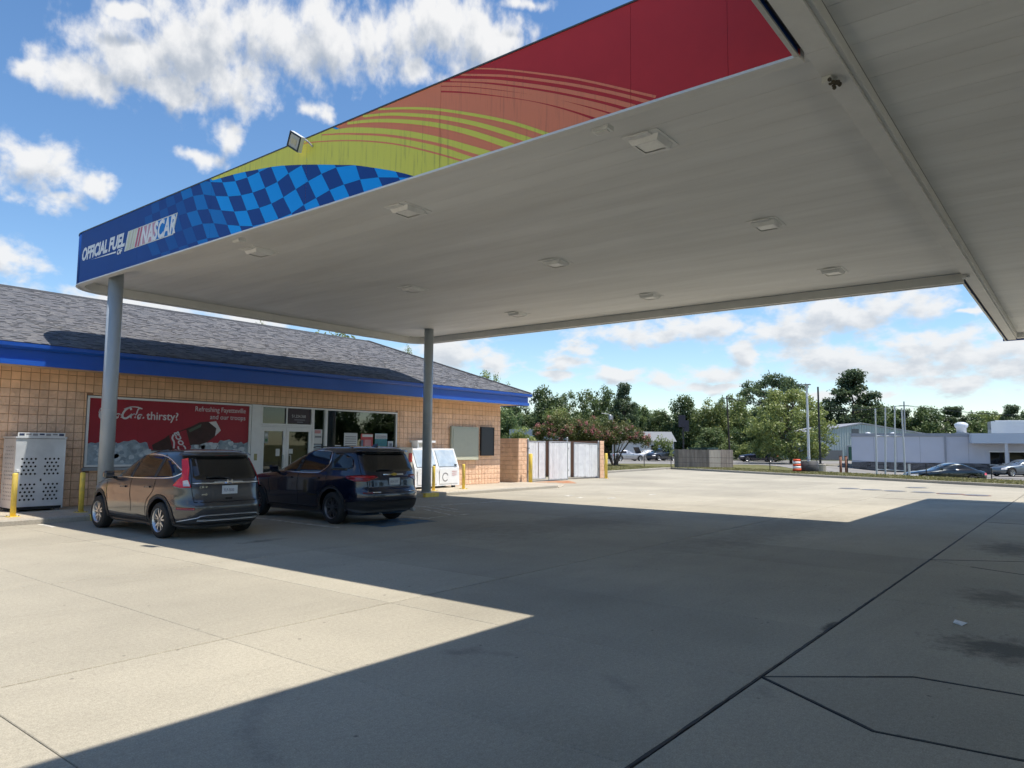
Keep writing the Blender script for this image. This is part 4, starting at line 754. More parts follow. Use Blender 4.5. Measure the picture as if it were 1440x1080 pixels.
# flowing script: strokes of the brush, letter by letter
def script(pts, w0, w1=None, dx=0., dz=0., s=1.): bflat('script_stroke', ribbon(smooth_pts([(8.06+.76*(dx+s*x), 2.34+.80*(dz+s*y)) for x, y in pts], 5), w0*s, None if w1 is None else w1*s), BWH, 1.6)
CAP = [(.30, .26), (.27, .33), (.19, .32), (.08, .22), (.02, .10), (.04, .0), (.14, -.02), (.24, .04), (.34, .12)]
OO = [(.10, .15), (.03, .11), (.0, .04), (.04, -.01), (.10, .03), (.13, .10), (.10, .15), (.16, .13)]
LL = [(.0, .02), (.10, .16), (.17, .30), (.13, .34), (.08, .24), (.05, .06), (.08, -.01), (.15, .05)]
AA = [(.12, .14), (.04, .13), (.0, .05), (.03, -.01), (.09, .04), (.14, .14), (.12, .04), (.16, .0), (.22, .06)]
CC = [(.12, .12), (.08, .15), (.02, .08), (.02, .01), (.08, -.01), (.15, .05)]
script(CAP, .05); script([(.18, .38), (.05, .30), (-.02, .14)], .03, .012)
for dx, sh_, w in ((.30, OO, .03), (.43, CC, .03), (.53, AA, .03)): script(sh_, w, dx=dx)
script([(.70, .10), (.77, .12)], .03); script(CAP, .05, dx=.74, dz=.02)
script([(.80, .30), (1.0, .38), (1.25, .38), (1.42, .33)], .018, .035)
for dx, sh_, w in ((1.04, OO, .032), (1.17, LL, .032), (1.27, AA, .032)): script(sh_, w, dx=dx)
# ------------------------------------------------------------------ things along the store wall
SIL = mat('galvanised_sheet', (.64, .66, .68), .4, .3, var=.10, vscale=3, hue=(.56, .58, .60)); HOLE = mat('hole_dark', (.02, .02, .022), .9)
cg = thing('cylinder_cage', 'silver sheet-metal gas cylinder cage with rows of round holes', 'cage', (6.47, 19.3, .12)); x0, x1, y0, y1, z0, z1 = 5.97, 6.98, 18.93, 19.72, .17, 1.80
part('body', MB().box(x0+.02, x1-.001, y0+.02, y1, z0, z1), HOLE, cg)
def holed(name, poly2, holes, tof, t, m, par, r=.029, n=8):
    bm = bmesh.new(); vs_ = [bm.verts.new((p[0], p[1], 0)) for p in poly2]; ed = [bm.edges.new((vs_[i], vs_[(i+1) % len(vs_)])) for i in range(len(vs_))]
    for hx, hz in holes:
        hv = [bm.verts.new((hx+r*math.cos(2*math.pi*k/n), hz+r*math.sin(2*math.pi*k/n), 0)) for k in range(n)]; ed += [bm.edges.new((hv[k], hv[(k+1) % n])) for k in range(n)]
    bmesh.ops.triangle_fill(bm, use_beauty=True, use_dissolve=False, edges=ed); ex = bmesh.ops.extrude_face_region(bm, geom=bm.faces[:])
    for v in ex['geom']:
        if isinstance(v, bmesh.types.BMVert): v.co.z = t
    for v in bm.verts: v.co = tof(v.co.x, v.co.y, v.co.z)
    bmesh.ops.recalc_face_normals(bm, faces=bm.faces[:]); me = bpy.data.meshes.new(name); bm.to_mesh(me); bm.free(); me.materials.append(m); o = bpy.data.objects.new(name, me); put(o, par, (0, 0, 0)); return o
hs = []
for (cx, cz) in ((.28, .98), (.75, .98), (.28, .40), (.75, .40)):
    for r in range(5):
        for c in range(4 if r % 2 == 0 else 3): hs.append((cx-.135+c*.09+(0 if r % 2 == 0 else .045), cz+.16-r*.085))
holed('door_panel', [(.0, .06), (1.008, .06), (1.008, 1.60), (.0, 1.60)], hs, lambda u, v, h: (x0+u, y0+.008-h, z0+v), .012, SIL, cg, .026)
hs = [(.16+.11*c, .22+g*.47+r*.085) for g in range(3) for r in range(4 if g == 2 else 5) for c in range(5)]
holed('side_panel', [(.012, .03), (.78, .03), (.78, 1.60), (.012, 1.60)], hs, lambda u, v, h: (x0+.012-h, y0+u, z0+v), .010, SIL, cg, .024)
part('roof_sheet', MB().box(x0-.02, x1+.02, y0-.03, y1, z1-.02, z1+.02), SIL, cg); sg = part('warning_sign', MB().box(x0+.02, x1-.02, y0-.022, y0-.012, z1+.021, z1+.11), PAPER, cg)
for k in range(7): part('sign_print', MB().box(x0+.05+k*.135, x0+.15+k*.135, y0-.0255, y0-.0225, z1+(.055 if k % 2 else .04), z1+.09), mat('navy_ink', (.03, .045, .10), .6) if k in (0, 3, 6) else INK, sg)
for k, (fx_, fy) in enumerate(((x0+.08, y0+.08), (x1-.08, y0+.08), (x0+.08, y1-.08), (x1-.08, y1-.08))): part('foot', MB().box(fx_-.05, fx_+.05, fy-.05, fy+.05, .121, z0), STEEL, cg)
part('latch', MB().box(x0+.52, x0+.55, y0-.02, y0-.0045, .80, .86), DARK, cg); part('edge_angle', MB().box(x1-.01, x1+.012, y0-.012, y0+.05, z0, z1-.021), SIL, cg); part('hinge', MB().box(x0-.001, x0+.012, y0-.014, y0-.0045, z0+.08, z1-.2), SIL, cg); part('padlock', MB().box(x0+.03, x0+.10, y0-.06, y0-.005, 1.02, 1.07), mat('white_plastic', (.75, .75, .72), .4), cg)
# bollards
def bollard(x, y, zb, h, label, r=.055, lean=0.):
    t = thing('bollard', label, 'bollard', (x, y, zb), 'yellow steel bollards'); lpart('post', MB().lathe([(r, 0), (r, h-.03), (r*.8, h-.008), (r*.3, h)], (0, 0, 0), n=16), YEL, t, True)
    b = lpart('base_plate', MB().box(-.11, .11, -.11, .11, 0, .014), YEL, t)
    for sx in (-1, 1):
        for sy in (-1, 1): lpart('bolt', MB().lathe([(.014, .0145), (.014, .03)], (sx*.085, sy*.085, 0), n=6), STEEL, b)
    return t
bollard(5.66, 17.86, .12, .92, 'yellow bollard in front of the silver cylinder cage'); bollard(7.02, 17.95, .12, .90, 'yellow bollard between the cylinder cage and the grey crossover')
bollard(18.42, 18.0, .12, .86, 'yellow bollard in front of the white ice chest, just right of the column'); bollard(19.98, 18.0, .12, .90, 'yellow bollard at the right end of the white ice chest'); bollard(27.35, 20.45, .0, 1.36, 'thick yellow bollard at the left end of the slatted gates', .095); bollard(34.25, 20.5, .0, 1.36, 'thick yellow bollard at the right end of the slatted gates', .085)
# ice chest with two sloping doors
ICW = mat('white_enamel', (.80, .81, .82), .4, var=.05, vscale=4); ic = thing('ice_chest', 'white ice chest with two sloping blue-grey doors against the store wall', 'ice chest', (19.7, 19.3, .12)); x0, x1 = 18.45, 20.80; P2 = [(18.95, .20), (19.75, .20), (19.75, 1.58), (19.28, 1.58), (18.98, .86)]
n = len(P2); b = MB().add([(x0, y, z) for y, z in P2]+[(x1, y, z) for y, z in P2], [(i, (i+1) % n, n+(i+1) % n, n+i) for i in range(n)]+[tuple(range(n))[::-1], tuple(range(n, 2*n))]); part('cabinet', b, ICW, ic)
dm = mat('chest_door', (.36, .45, .55), .35, var=.12, vscale=4, hue=(.50, .57, .63)); sv = Vector((0, .30, .72)).normalized(); sn = Vector((0, -.72, .30)).normalized()
for (a, bb) in ((18.56, 19.56), (19.70, 20.70)):
    o0 = Vector((0, 18.98, .86))+sv*.05; pts = []
    for (u, v) in ((a, 0), (bb, 0), (bb, .66), (a, .66)): q = o0+sv*v; pts.append(Vector((u, q.y, q.z)))
    b = MB().add([p+sn*.004 for p in pts]+[p+sn*.03 for p in pts], [(3, 2, 1, 0), (4, 5, 6, 7), (0, 1, 5, 4), (1, 2, 6, 5), (2, 3, 7, 6), (3, 0, 4, 7)]); d = part('door', b, dm, ic); q = o0+sv*.05+sn*.05; part('handle', MB().box(bb-.16, bb-.06, q.y-.02, q.y+.02, q.z-.02, q.z+.02), DARK, d)
for a in (18.56, 19.70): part('lower_panel', MB().box(a, a+1.0, 18.935, 18.949, .28, .82), ICW, ic)
for k in range(3): part('printed_line', MB().box(20.35, 20.62, 18.93, 18.9345, .58+k*.07, .595+k*.07), RED, ic)
part('printed_ring', MB().add([(20.0+.17*math.cos(t)*s, 18.932, .52+.17*math.sin(t)*s) for s in (.75, 1) for t in np.linspace(.4, 5.6, 14)], [(i, i+1, 15+i, 14+i) for i in range(13)]), INK, ic)
for k in range(4): part('foot', MB().box(x0+.1+(k % 2)*2.0, x0+.22+(k % 2)*2.0, 19.05+(k//2)*.5, 19.15+(k//2)*.5, .121, .199), DARK, ic)
vb = thing('vending_box', 'beige vending cabinet with red print, half hidden behind the column', 'cabinet', (18.05, 19.4, .12)); part('cabinet', MB().box(17.75, 18.40, 19.05, 19.75, .14, 1.62), mat('beige_enamel', (.52, .48, .40), .5, var=.08), vb); part('sticker', MB().box(18.2, 18.36, 19.035, 19.049, 1.1, 1.42), RED, vb); p_ = part('front_print', MB().box(17.8, 18.38, 19.035, 19.049, .2, .88), mat('red_white_print', (.62, .60, .58), .5), vb)
for k in range(5): part('print_shape', MB().box(17.84+.1*(k % 3), 18.05+.1*(k % 3), 19.028, 19.034, .24+k*.125, .31+k*.125), RED, p_)
for k in range(2): part('foot', MB().box(17.8+k*.45, 17.9+k*.45, 19.1, 19.7, .121, .14), DARK, vb)
sb = thing('meter_box', 'white box with overhanging lid on top of the ice chest', 'box', (19.4, 19.5, 1.58)); part('body', MB().box(19.0, 19.75, 19.42, 19.74, 1.581, 1.80), ICW, sb); part('lid', MB().box(18.92, 19.86, 19.34, 19.77, 1.801, 1.88), ICW, sb); part('label_plate', MB().box(19.08, 19.7, 19.41, 19.419, 1.62, 1.77), mat('label_tan', (.5, .47, .4), .6), sb)
gp = thing('wall_cabinet', 'pale grey-green sheet-metal sign cabinet fixed to the block wall', 'sign', (21.95, 19.7, 1.1)); part('case', MB().box(21.10, 22.74, 19.68, 19.765, 1.12, 2.46), mat('pale_green_metal', (.40, .42, .34), .5, .1, var=.06, vscale=2), gp); part('face', MB().box(21.20, 22.64, 19.668, 19.679, 1.30, 2.38), mat('pale_green_face', (.41, .43, .35), .45, var=.05), gp); part('bottom_rail', MB().box(21.12, 22.72, 19.66, 19.679, 1.135, 1.27), mat('cream_rail', (.55, .55, .42), .5), gp)
bp_ = thing('menu_board', 'tall black panel on the block wall beside the corner', 'sign', (23.35, 19.7, 1.28)); part('board', MB().box(22.93, 23.76, 19.70, 19.765, 1.29, 2.48), mat('black_board', (.012, .013, .02), .4), bp_); part('rim', MB().box(22.93, 23.76, 19.69, 19.699, 2.44, 2.48).box(22.93, 23.76, 19.69, 19.699, 1.29, 1.33).box(22.93, 22.97, 19.69, 19.699, 1.331, 2.439).box(23.72, 23.76, 19.69, 19.699, 1.331, 2.439), DARK, bp_)
# ------------------------------------------------------------------ refuse enclosure
EYF = 20.9; en = thing('block_enclosure', 'tan block refuse enclosure beside the store corner', 'wall', (27.4, 21.0, 0)); eb = MB()
def eblocks(mb_, org, ux, uy, length, rows, w=.405, h=.2027):
    org, ux, uy = Vector(org), Vector(ux), Vector(uy); nn = uy
    for r in range(rows):
        u = 0. if r % 2 == 0 else -w/2
        while u < length-.01:
            a = max(u, 0); bq = min(u+w, length); P, F = block_geo(bq-a, h, jag=.010, rn=rb); mb_.add([org+ux*(p[0]+a)+nn*p[1]+Vector((0, 0, p[2]+r*h)) for p in P], F); u += w
part('core', MB().box(27.02, 27.66, EYF+.012, EYF+.3, 0, 2.02).box(27.02, 27.3, EYF+.31, 25.5, 0, 2.02).box(34.30, 34.70, EYF+.012, 25.5, 0, 2.02).box(27.31, 34.29, 25.2, 25.5, 0, 2.02), MORT, en)
eblocks(eb, (27.01, EYF+.012, 0), (1, 0, 0), (0, 1, 0), .66, 10); eblocks(eb, (34.29, EYF+.012, 0), (1, 0, 0), (0, 1, 0), .42, 10); eblocks(eb, (27.02, 25.5, 0), (0, -1, 0), (1, 0, 0), 4.59, 10)
part('blockwork', eb, BLK_R, en, kind='stuff'); part('coping', MB().box(27.0, 27.68, EYF-.01, EYF+.32, 2.021, 2.06).box(27.0, 27.32, EYF+.321, 25.5, 2.021, 2.06), BLK_S, en)
SLAT = mat('white_pvc_slat', (.88, .88, .88), .5, var=.08, vscale=7, hue=(.78, .78, .79)); GALV = mat('galvanised_pipe', (.38, .39, .40), .5, .4, var=.1)
def gate(x0, y0, x1, y1, label, z0=.12, z1=1.93, sag=0., miss=()):
    t = thing('slatted_gate', label, 'gate', (x0, y0, 0), 'chain link gates with white slats'); d = Vector((x1-x0, y1-y0, 0)); L_ = d.length; u = d.normalized(); nn = Vector((-u.y, u.x, 0)); O = Vector((x0, y0, 0))
    def at_(s, z, h=0.): return O+u*s+nn*h+Vector((0, 0, z-sag*s/L_))
    f = MB()
    for a, b_ in (((0, z0), (0, z1)), ((L_, z0), (L_, z1)), ((0, z0), (L_, z0)), ((0, z1), (L_, z1))): f.tube(at_(*a), at_(*b_), .024, n=8)
    part('pipe_frame', f, GALV, t); s = .035; sl_ = MB(); wn = MB(); k = 0; rg = random.Random(int(x0*10))
    while s < L_-.05:
        if k not in miss:
            w = .0605; dz = rg.uniform(-.04, .02); tw = rg.uniform(-.012, .012); sl_.add([at_(s, z0+.04+dz, .006), at_(s+w, z0+.04+dz, .006+tw), at_(s+w, z1-.03+dz*.3, .006+tw), at_(s, z1-.03+dz*.3, .006), at_(s, z0+.04+dz, -.004), at_(s+w, z0+.04+dz, -.004+tw), at_(s+w, z1-.03+dz*.3, -.004+tw), at_(s, z1-.03+dz*.3, -.004)], [(0, 1, 2, 3), (7, 6, 5, 4), (0, 3, 7, 4), (1, 5, 6, 2), (3, 2, 6, 7), (0, 4, 5, 1)])
        s += .064; k += 1
    part('slats', sl_, SLAT, t, kind='stuff')
    q = -(z1-z0)
    while q < L_:
        a0, a1 = max(q, 0), min(q+(z1-z0), L_)
        if a1 > a0: wn.tube(at_(a0, z0+(a0-q), -.012), at_(a1, z0+(a1-q), -.012), .0026, n=3, cap=False); wn.tube(at_(L_-a0, z0+(a0-q), -.012), at_(L_-a1, z0+(a1-q), -.012), .0026, n=3, cap=False)
        q += .13
    part('chain_link', wn, GALV, t, kind='stuff'); return t
gate(27.98, 21.05, 29.30, 21.0, 'leftmost of the four white-slatted gate leaves', miss=(11,)); gate(29.50, 20.92, 30.98, 20.80, 'second slatted gate leaf from the left, hung closest to the lot', .06); gate(31.42, 21.25, 32.20, 21.45, 'narrow third slatted gate leaf swung inward', .12); gate(32.32, 21.30, 34.20, 21.0, 'rightmost slatted gate leaf with warped slats', .10, 1.9, .05)
for (x, h, lab) in ((27.84, 2.05, 'steel gate post against the left block pier'), (31.2, 2.15, 'steel gate post between the two pairs of slatted gates'), (34.26, 2.0, 'steel gate post against the right block pier')):
    t = thing('gate_post', lab, 'post', (x, 20.98, 0), 'gate posts of the refuse enclosure'); lpart('pipe', MB().tube((0, 0, 0), (0, 0, h), .045), GALV, t); lpart('cap', MB().lathe([(.052, h-.02), (.052, h), (.02, h+.03)], (0, 0, 0), n=12), GALV, t)
    for z in (.5, 1.6): lpart('hinge', MB().box(-.06, .06, -.06, -.03, z-.03, z+.03), STEEL, t)
# ------------------------------------------------------------------ vehicles
class Body:
    """car body as a stack of rounded plan outlines; y forward from the rear axle, x sideways, z up"""
    def __init__(s, tab, nr=5., nf=3.6, sm=.012):
        t = np.array(tab, float); s.z0, s.z1 = t[0, 0], t[-1, 0]; s.zz = np.linspace(s.z0, s.z1, 320); dz = s.zz[1]-s.zz[0]
        k = np.exp(-.5*(np.arange(-12, 13)*dz/sm)**2); k /= k.sum(); s.c = []
        for j in range(1, 4): a = np.interp(s.zz, t[:, 0], t[:, j]); s.c.append(np.convolve(np.pad(a, 12, mode='edge'), k, 'valid'))
        s.nr, s.nf = nr, nf; s.cache = {}
    def par(s, z): return [float(np.interp(z, s.zz, c)) for c in s.c]          # y_rear, y_front, half width
    def ring(s, z, n=160):
        """half outline from the rear centre round the left (-x) side to the front centre: points and arc lengths"""
        key = round(z, 3)
        if key in s.cache: return s.cache[key]
        yr, yf, w = s.par(z); yc = yr+(yf-yr)*.5; L = (yf-yr)*.5; t = np.linspace(0, np.pi, n); e = np.where(t < np.pi/2, 2/s.nr, 2/s.nf)
        # even spread: sample the angle so that corners stay smooth
        x = w*np.abs(np.sin(t))**e; y = yc-L*np.sign(np.cos(t))*np.abs(np.cos(t))**e; P = np.stack([x, y], 1); d = np.concatenate([[0], np.cumsum(np.hypot(*np.diff(P, axis=0).T))]); s.cache[key] = (P, d); return P, d
    def at(s, a, z, h=0.):
        """point at arc length a (metres from the rear centre; negative = right side) and height z, pushed out by h"""
        P, d = s.ring(z); q = abs(a); x = np.interp(q, d, P[:, 0]); y = np.interp(q, d, P[:, 1]); x2 = np.interp(min(q+.01, d[-1]), d, P[:, 0]); y2 = np.interp(min(q+.01, d[-1]), d, P[:, 1]); x1 = np.interp(max(q-.01, 0), d, P[:, 0]); y1 = np.interp(max(q-.01, 0), d, P[:, 1])
        tx, ty = x2-x1, y2-y1; l = math.hypot(tx, ty) or 1; nx, ny = ty/l, -tx/l
        x += nx*h; y += ny*h
        return (-x if a >= 0 else x, y, z)
    def sx(s, x, z): P, d = s.ring(z); k = int(np.argmax(P[:, 0])); return float(np.interp(x, P[:k+1, 0], d[:k+1]))      # rear point at sideways x -> arc length
    def sy(s, y, z): P, d = s.ring(z); return float(np.interp(y, P[:, 1], d))                                          # side point at y -> arc length
    def mesh(s, levels, n=96):
        mb = MB(); rows = []
        for z in levels:
            P, d = s.ring(z); q = np.linspace(0, d[-1], n//2+1); x = np.interp(q, d, P[:, 0]); y = np.interp(q, d, P[:, 1]); rows.append([(-x[i], y[i], z) for i in range(n//2+1)]+[(x[i], y[i], z) for i in range(n//2-1, 0, -1)])
        m = len(rows[0]); V = [p for r in rows for p in r]; F = [(j*m+(i+1) % m, j*m+i, (j+1)*m+i, (j+1)*m+(i+1) % m) for j in range(len(rows)-1) for i in range(m)]; F += [tuple(range(m)), tuple(range((len(rows)-1)*m+m-1, (len(rows)-1)*m-1, -1))]
        return mb.add(V, F)
    def sheet(s, poly, h=.004, grid=.06, depth=.02):
        """poly in (arc, z): a panel wrapped on the body, standing h proud, its rim running in"""
        bm = bmesh.new(); vs = [bm.verts.new((p[0], p[1], 0)) for p in poly]; bm.faces.new(vs)
        for ax in (0, 1):
            lo = min(p[ax] for p in poly); hi = max(p[ax] for p in poly); k = lo+grid
            while k < hi-.005: bmesh.ops.bisect_plane(bm, geom=bm.faces[:]+bm.edges[:]+bm.verts[:], plane_co=(k, 0, 0) if ax == 0 else (0, k, 0), plane_no=(1, 0, 0) if ax == 0 else (0, 1, 0)); k += grid
        bmesh.ops.triangulate(bm, faces=[f for f in bm.faces if len(f.verts) > 4]); bm.verts.ensure_lookup_table(); bm.verts.index_update()
        uv = [(v.co.x, v.co.y) for v in bm.verts]; F = [tuple(v.index for v in f.verts) for f in bm.faces]; E = [tuple(v.index for v in e.verts) for e in bm.edges if len(e.link_faces) == 1]; bm.free()
        n = len(uv); V = [s.at(a, z, h) for a, z in uv]+[s.at(a, z, h-depth) for a, z in uv]; return MB().add(V, F+[(a, b, n+b, n+a) for a, b in E])
    def strip(s, pts, w, h=.004, k=4): return s.sheet(ribbon(smooth_pts(pts, k) if k > 1 else pts, w), h, .15)
def boolean_arches(o, cuts, m):
    """cut wheel wells with cylinders, then bake the result"""
    tmp = []
    def fix(me):
        b = bmesh.new(); b.from_mesh(me); bmesh.ops.recalc_face_normals(b, faces=b.faces[:]); b.to_mesh(me); b.free()
    fix(o.data)
    for (x0, x1, y, z, r) in cuts:
        c = bpy.data.objects.new('cutter', MB().lathe([(r, x0), (r, x1)], (0, y, z), 'x', 40).mesh('cutter', m)); fix(c.data); COL.objects.link(c); c.parent = o.parent; md = o.modifiers.new('b', 'BOOLEAN'); md.operation = 'DIFFERENCE'; md.object = c; md.solver = 'EXACT'; md.material_mode = 'TRANSFER'; tmp.append(c)
    bpy.context.view_layer.update(); me = bpy.data.meshes.new_from_object(o.evaluated_get(bpy.context.evaluated_depsgraph_get())); o.modifiers.clear(); o.data = me
    for c in tmp: bpy.data.objects.remove(c)
TYRE = mat('tyre_rubber', (.018, .018, .018), .8, var=.2, vscale=30); ALLOY = mat('alloy_rim', (.55, .56, .58), .3, .85); ALLOYD = mat('alloy_dark', (.16, .16, .17), .35, .8); CGLASS = mat('car_glass', (.008, .009, .010), .04, spec=.7); CGLASS2 = mat('car_side_glass', (.012, .012, .011), .06, spec=.6); CHROME = mat('chrome', (.75, .76, .78), .12, 1.0); CPLAST = mat('car_plastic', (.022, .022, .024), .55, var=.1); LRED = mat('tail_lamp_red', (.68, .014, .022), .12, coat=.6); LDRED = mat('tail_lamp_dark_red', (.24, .010, .014), .12, coat=.6); LCLR = mat('tail_lamp_clear', (.62, .60, .60), .15, coat=.5); CPLATE = mat('licence_plate', (.62, .65, .68), .5, var=.06); CWELL = mat('wheel_well', (.006, .006, .006), .95, spec=.05); CGAP = mat('shut_line', (.006, .006, .007), .8)
def wheel(root, x, y, r, w, side, spokes=5, dark=False):
    tw = lpart('wheel', MB().lathe([(r*.66, -w/2), (r*.88, -w/2-.004), (r*.97, -w/2+.02), (r, -w/2+.05), (r, w/2-.05), (r*.97, w/2-.02), (r*.88, w/2+.004), (r*.66, w/2), (r*.655, -w/2)], (0, 0, 0), 'x', 36, False), TYRE, root, True, (x, y, r))
    tw.name = 'wheel'; rm = MB(); f = side*(w/2-.012); g = side*(w/2-.05); rm.lathe([(r*.665, side*(w/2+.002)), (r*.60, f), (r*.60, g-side*.05)] if side > 0 else [(r*.60, g-side*.05), (r*.60, f), (r*.665, side*(w/2+.002))], (0, 0, 0), 'x', 32, False)
    lpart('rim', rm, ALLOYD if dark else ALLOY, tw, True); lpart('brake_disc', MB().lathe([(r*.5, g-side*.045-.004), (r*.5, g-side*.045+.004)], (0, 0, 0), 'x', 24), mat('brake_dark', (.03, .03, .032), .6), tw)
    sp_ = MB()
    for k in range(spokes):
        t = 2*math.pi*k/spokes+.3
        for d in (-.16, .16):
            a = Vector((0, math.cos(t+d*1.6), math.sin(t+d*1.6))); b = Vector((0, math.cos(t+d), math.sin(t+d))); p0 = b*r*.12; p1 = a*r*.61; dd = (p1-p0).normalized(); q = Vector((1, 0, 0)).cross(dd); sp_.obox((p0+p1)/2+Vector((g+side*.012, 0, 0)), dd*((p1-p0).length/2), q*r*.045, Vector((.012, 0, 0)))
    lpart('spokes', sp_, ALLOYD if dark else ALLOY, tw); lpart('hub_cap', MB().lathe([(r*.15, g), (r*.15, g+side*.025), (r*.10, g+side*.032)] if side > 0 else [(r*.10, g+side*.032), (r*.15, g+side*.025), (r*.15, g)], (0, 0, 0), 'x', 16), ALLOYD, tw)
    return tw
def build_car(name, label, tab, paint, loc, rz, scale, wb, wr, track, spec, group=None, nr=5., nf=3.6, dark=False):
    B = Body(tab, nr, nf); root = thing(name, label, 'car', loc, group); lv = sorted(set([round(z, 3) for z in np.linspace(B.z0, B.z1-.06, spec.get('lev', 26))]+[round(B.z1-q, 3) for q in (.045, .03, .018, .009, .003, 0.)]))
    body = lpart('body', B.mesh(lv, spec.get('n', 96)), [paint, CWELL], root, True); ar = wr+spec.get('arch', .055)
    boolean_arches(body, [(sgn*.52 if sgn > 0 else -1.4, 1.4 if sgn > 0 else -.52, y, wr+.02, ar) for sgn in (-1, 1) for y in (0, wb)], CWELL)
    for p in body.data.polygons:                     # inside of the wheel wells is black plastic
        c = p.center
        for y in (0, wb):
            q = math.hypot(c.y-y, c.z-wr-.02)
            if q < ar+.004 and (abs(p.normal.x) < .35 or abs(c.x) < .56) and abs(c.x) < .97*max(abs(v[3]) for v in tab): p.material_index = 1; p.use_smooth = False
    for y in (0, wb):
        for sgn in (-1, 1): wheel(root, sgn*track/2, y, wr, .22, sgn, 5, dark)
    root.rotation_euler = (0, 0, rz); root.scale = (scale,)*3; return B, root
def add(B, root, name, mb, m, par=None, smooth=True): return lpart(name, mb, m, par or root, smooth)
# the grey crossover: profile rows (z, y_rear, y_front, half width)
CRV = [(.20, -.72, 3.34, .78), (.28, -.86, 3.50, .85), (.40, -.945, 3.57, .895), (.55, -.975, 3.60, .91), (.66, -.965, 3.60, .912), (.70, -.925, 3.59, .910), (.80, -.905, 3.55, .906), (.92, -.885, 3.42, .910), (1.0, -.870, 3.10, .905), (1.05, -.850, 2.72, .885), (1.09, -.835, 2.42, .868), (1.16, -.80, 2.28, .848), (1.28, -.735, 2.02, .812), (1.40, -.66, 1.76, .770), (1.50, -.585, 1.50, .728), (1.56, -.54, 1.30, .69), (1.605, -.50, 1.08, .63), (1.635, -.40, .80, .54), (1.65, -.20, .50, .40), (1.655, .1, .30, .22)]
GREYP = mat('grey_car_paint', (.060, .060, .066), .28, .5, coat=1.0, spec=.6)
B, cr = build_car('crossover', 'grey compact crossover with tall red tail lamps, parked nose-in left of the dark SUV', CRV, GREYP, (7.25, 13.07, 0), 0., .955, 2.62, .335, 1.57, {}, nr=5.2, nf=3.4)
def both(f):
    for sg in (1, -1): f(sg)
Y = lambda y, z: B.sy(y, z); Xr = lambda x, z: B.sx(x, z)
def car_sides(B, root, top, bot, pill, chrome_w, doors, handles, belt, gm=CGLASS2, chrome=CHROME):
    for sg in (1, -1):
        P = [(sg*B.sy(y, z), z) for y, z in top]+[(sg*B.sy(y, z), z) for y, z in bot]
        g = lpart('side_glass', B.sheet(P, .005, .07), gm, root, True)
        for (ya, za), (yb, zb), w in pill: lpart('pillar', B.strip([(sg*B.sy(ya, za), za), (sg*B.sy((ya+yb)/2, (za+zb)/2), (za+zb)/2), (sg*B.sy(yb, zb), zb)], w, .008, 2), CPLAST, g, True)
        if chrome_w: lpart('glass_trim', B.strip([(sg*B.sy(y, z), z) for y, z in top+bot+top[:1]], chrome_w, .011, 3), chrome, root, True)
        for ln_ in doors: lpart('shut_line', B.strip([(sg*B.sy(y, z), z) for y, z in ln_], .014, .003, 3), CGAP, root, True)
        for (y, z) in handles:
            a, b = B.sy(y-.10, z), B.sy(y+.10, z); lpart('door_handle', B.sheet(ribbon([(sg*a, z+.012), (sg*(a+b)/2, z+.016), (sg*b, z+.008)], .028), .035, .05, .05), root_paint(root), root, True)
def root_paint(r): return [c for c in r.children if c.name.startswith('body')][0].data.materials[0]
top = [(2.20, 1.10), (1.92, 1.27), (1.62, 1.415), (1.28, 1.51), (.85, 1.55), (.40, 1.545), (.02, 1.50), (-.25, 1.41), (-.46, 1.30), (-.55, 1.24)]
bot = [(-.46, 1.175), (-.25, 1.13), (.3, 1.105), (1.2, 1.09)]
car_sides(B, cr, top, bot, [((1.22, 1.09), (1.08, 1.54), .085), ((.26, 1.105), (.12, 1.53), .075)], .020, [[(1.16, 1.08), (1.17, .75), (1.17, .36)], [(.20, 1.08), (.26, .86), (.50, .62), (.52, .40)], [(2.25, 1.04), (2.24, .8), (2.18, .62)], [(2.15, .335), (1.4, .33), (.5, .335)]], [(1.42, .90), (.42, .93)], 1.09)
both(lambda sg: lpart('sill_cladding', B.sheet([(sg*Y(2.2, .30), .30), (sg*Y(2.2, .22), .22), (sg*Y(.42, .22), .22), (sg*Y(.42, .31), .31)], .010, .1), CPLAST, cr, True))
for yy in (0, 2.62):
    for sg in (1, -1):
        ring = [(yy+.425*math.cos(t), .355+.425*math.sin(t)) for t in np.linspace(-.15, math.pi+.15, 15)]
        lpart('arch_cladding', B.strip([(sg*Y(y, max(z, .21)), max(z, .21)) for y, z in ring], .075, .012, 2), CPLAST, cr, True)
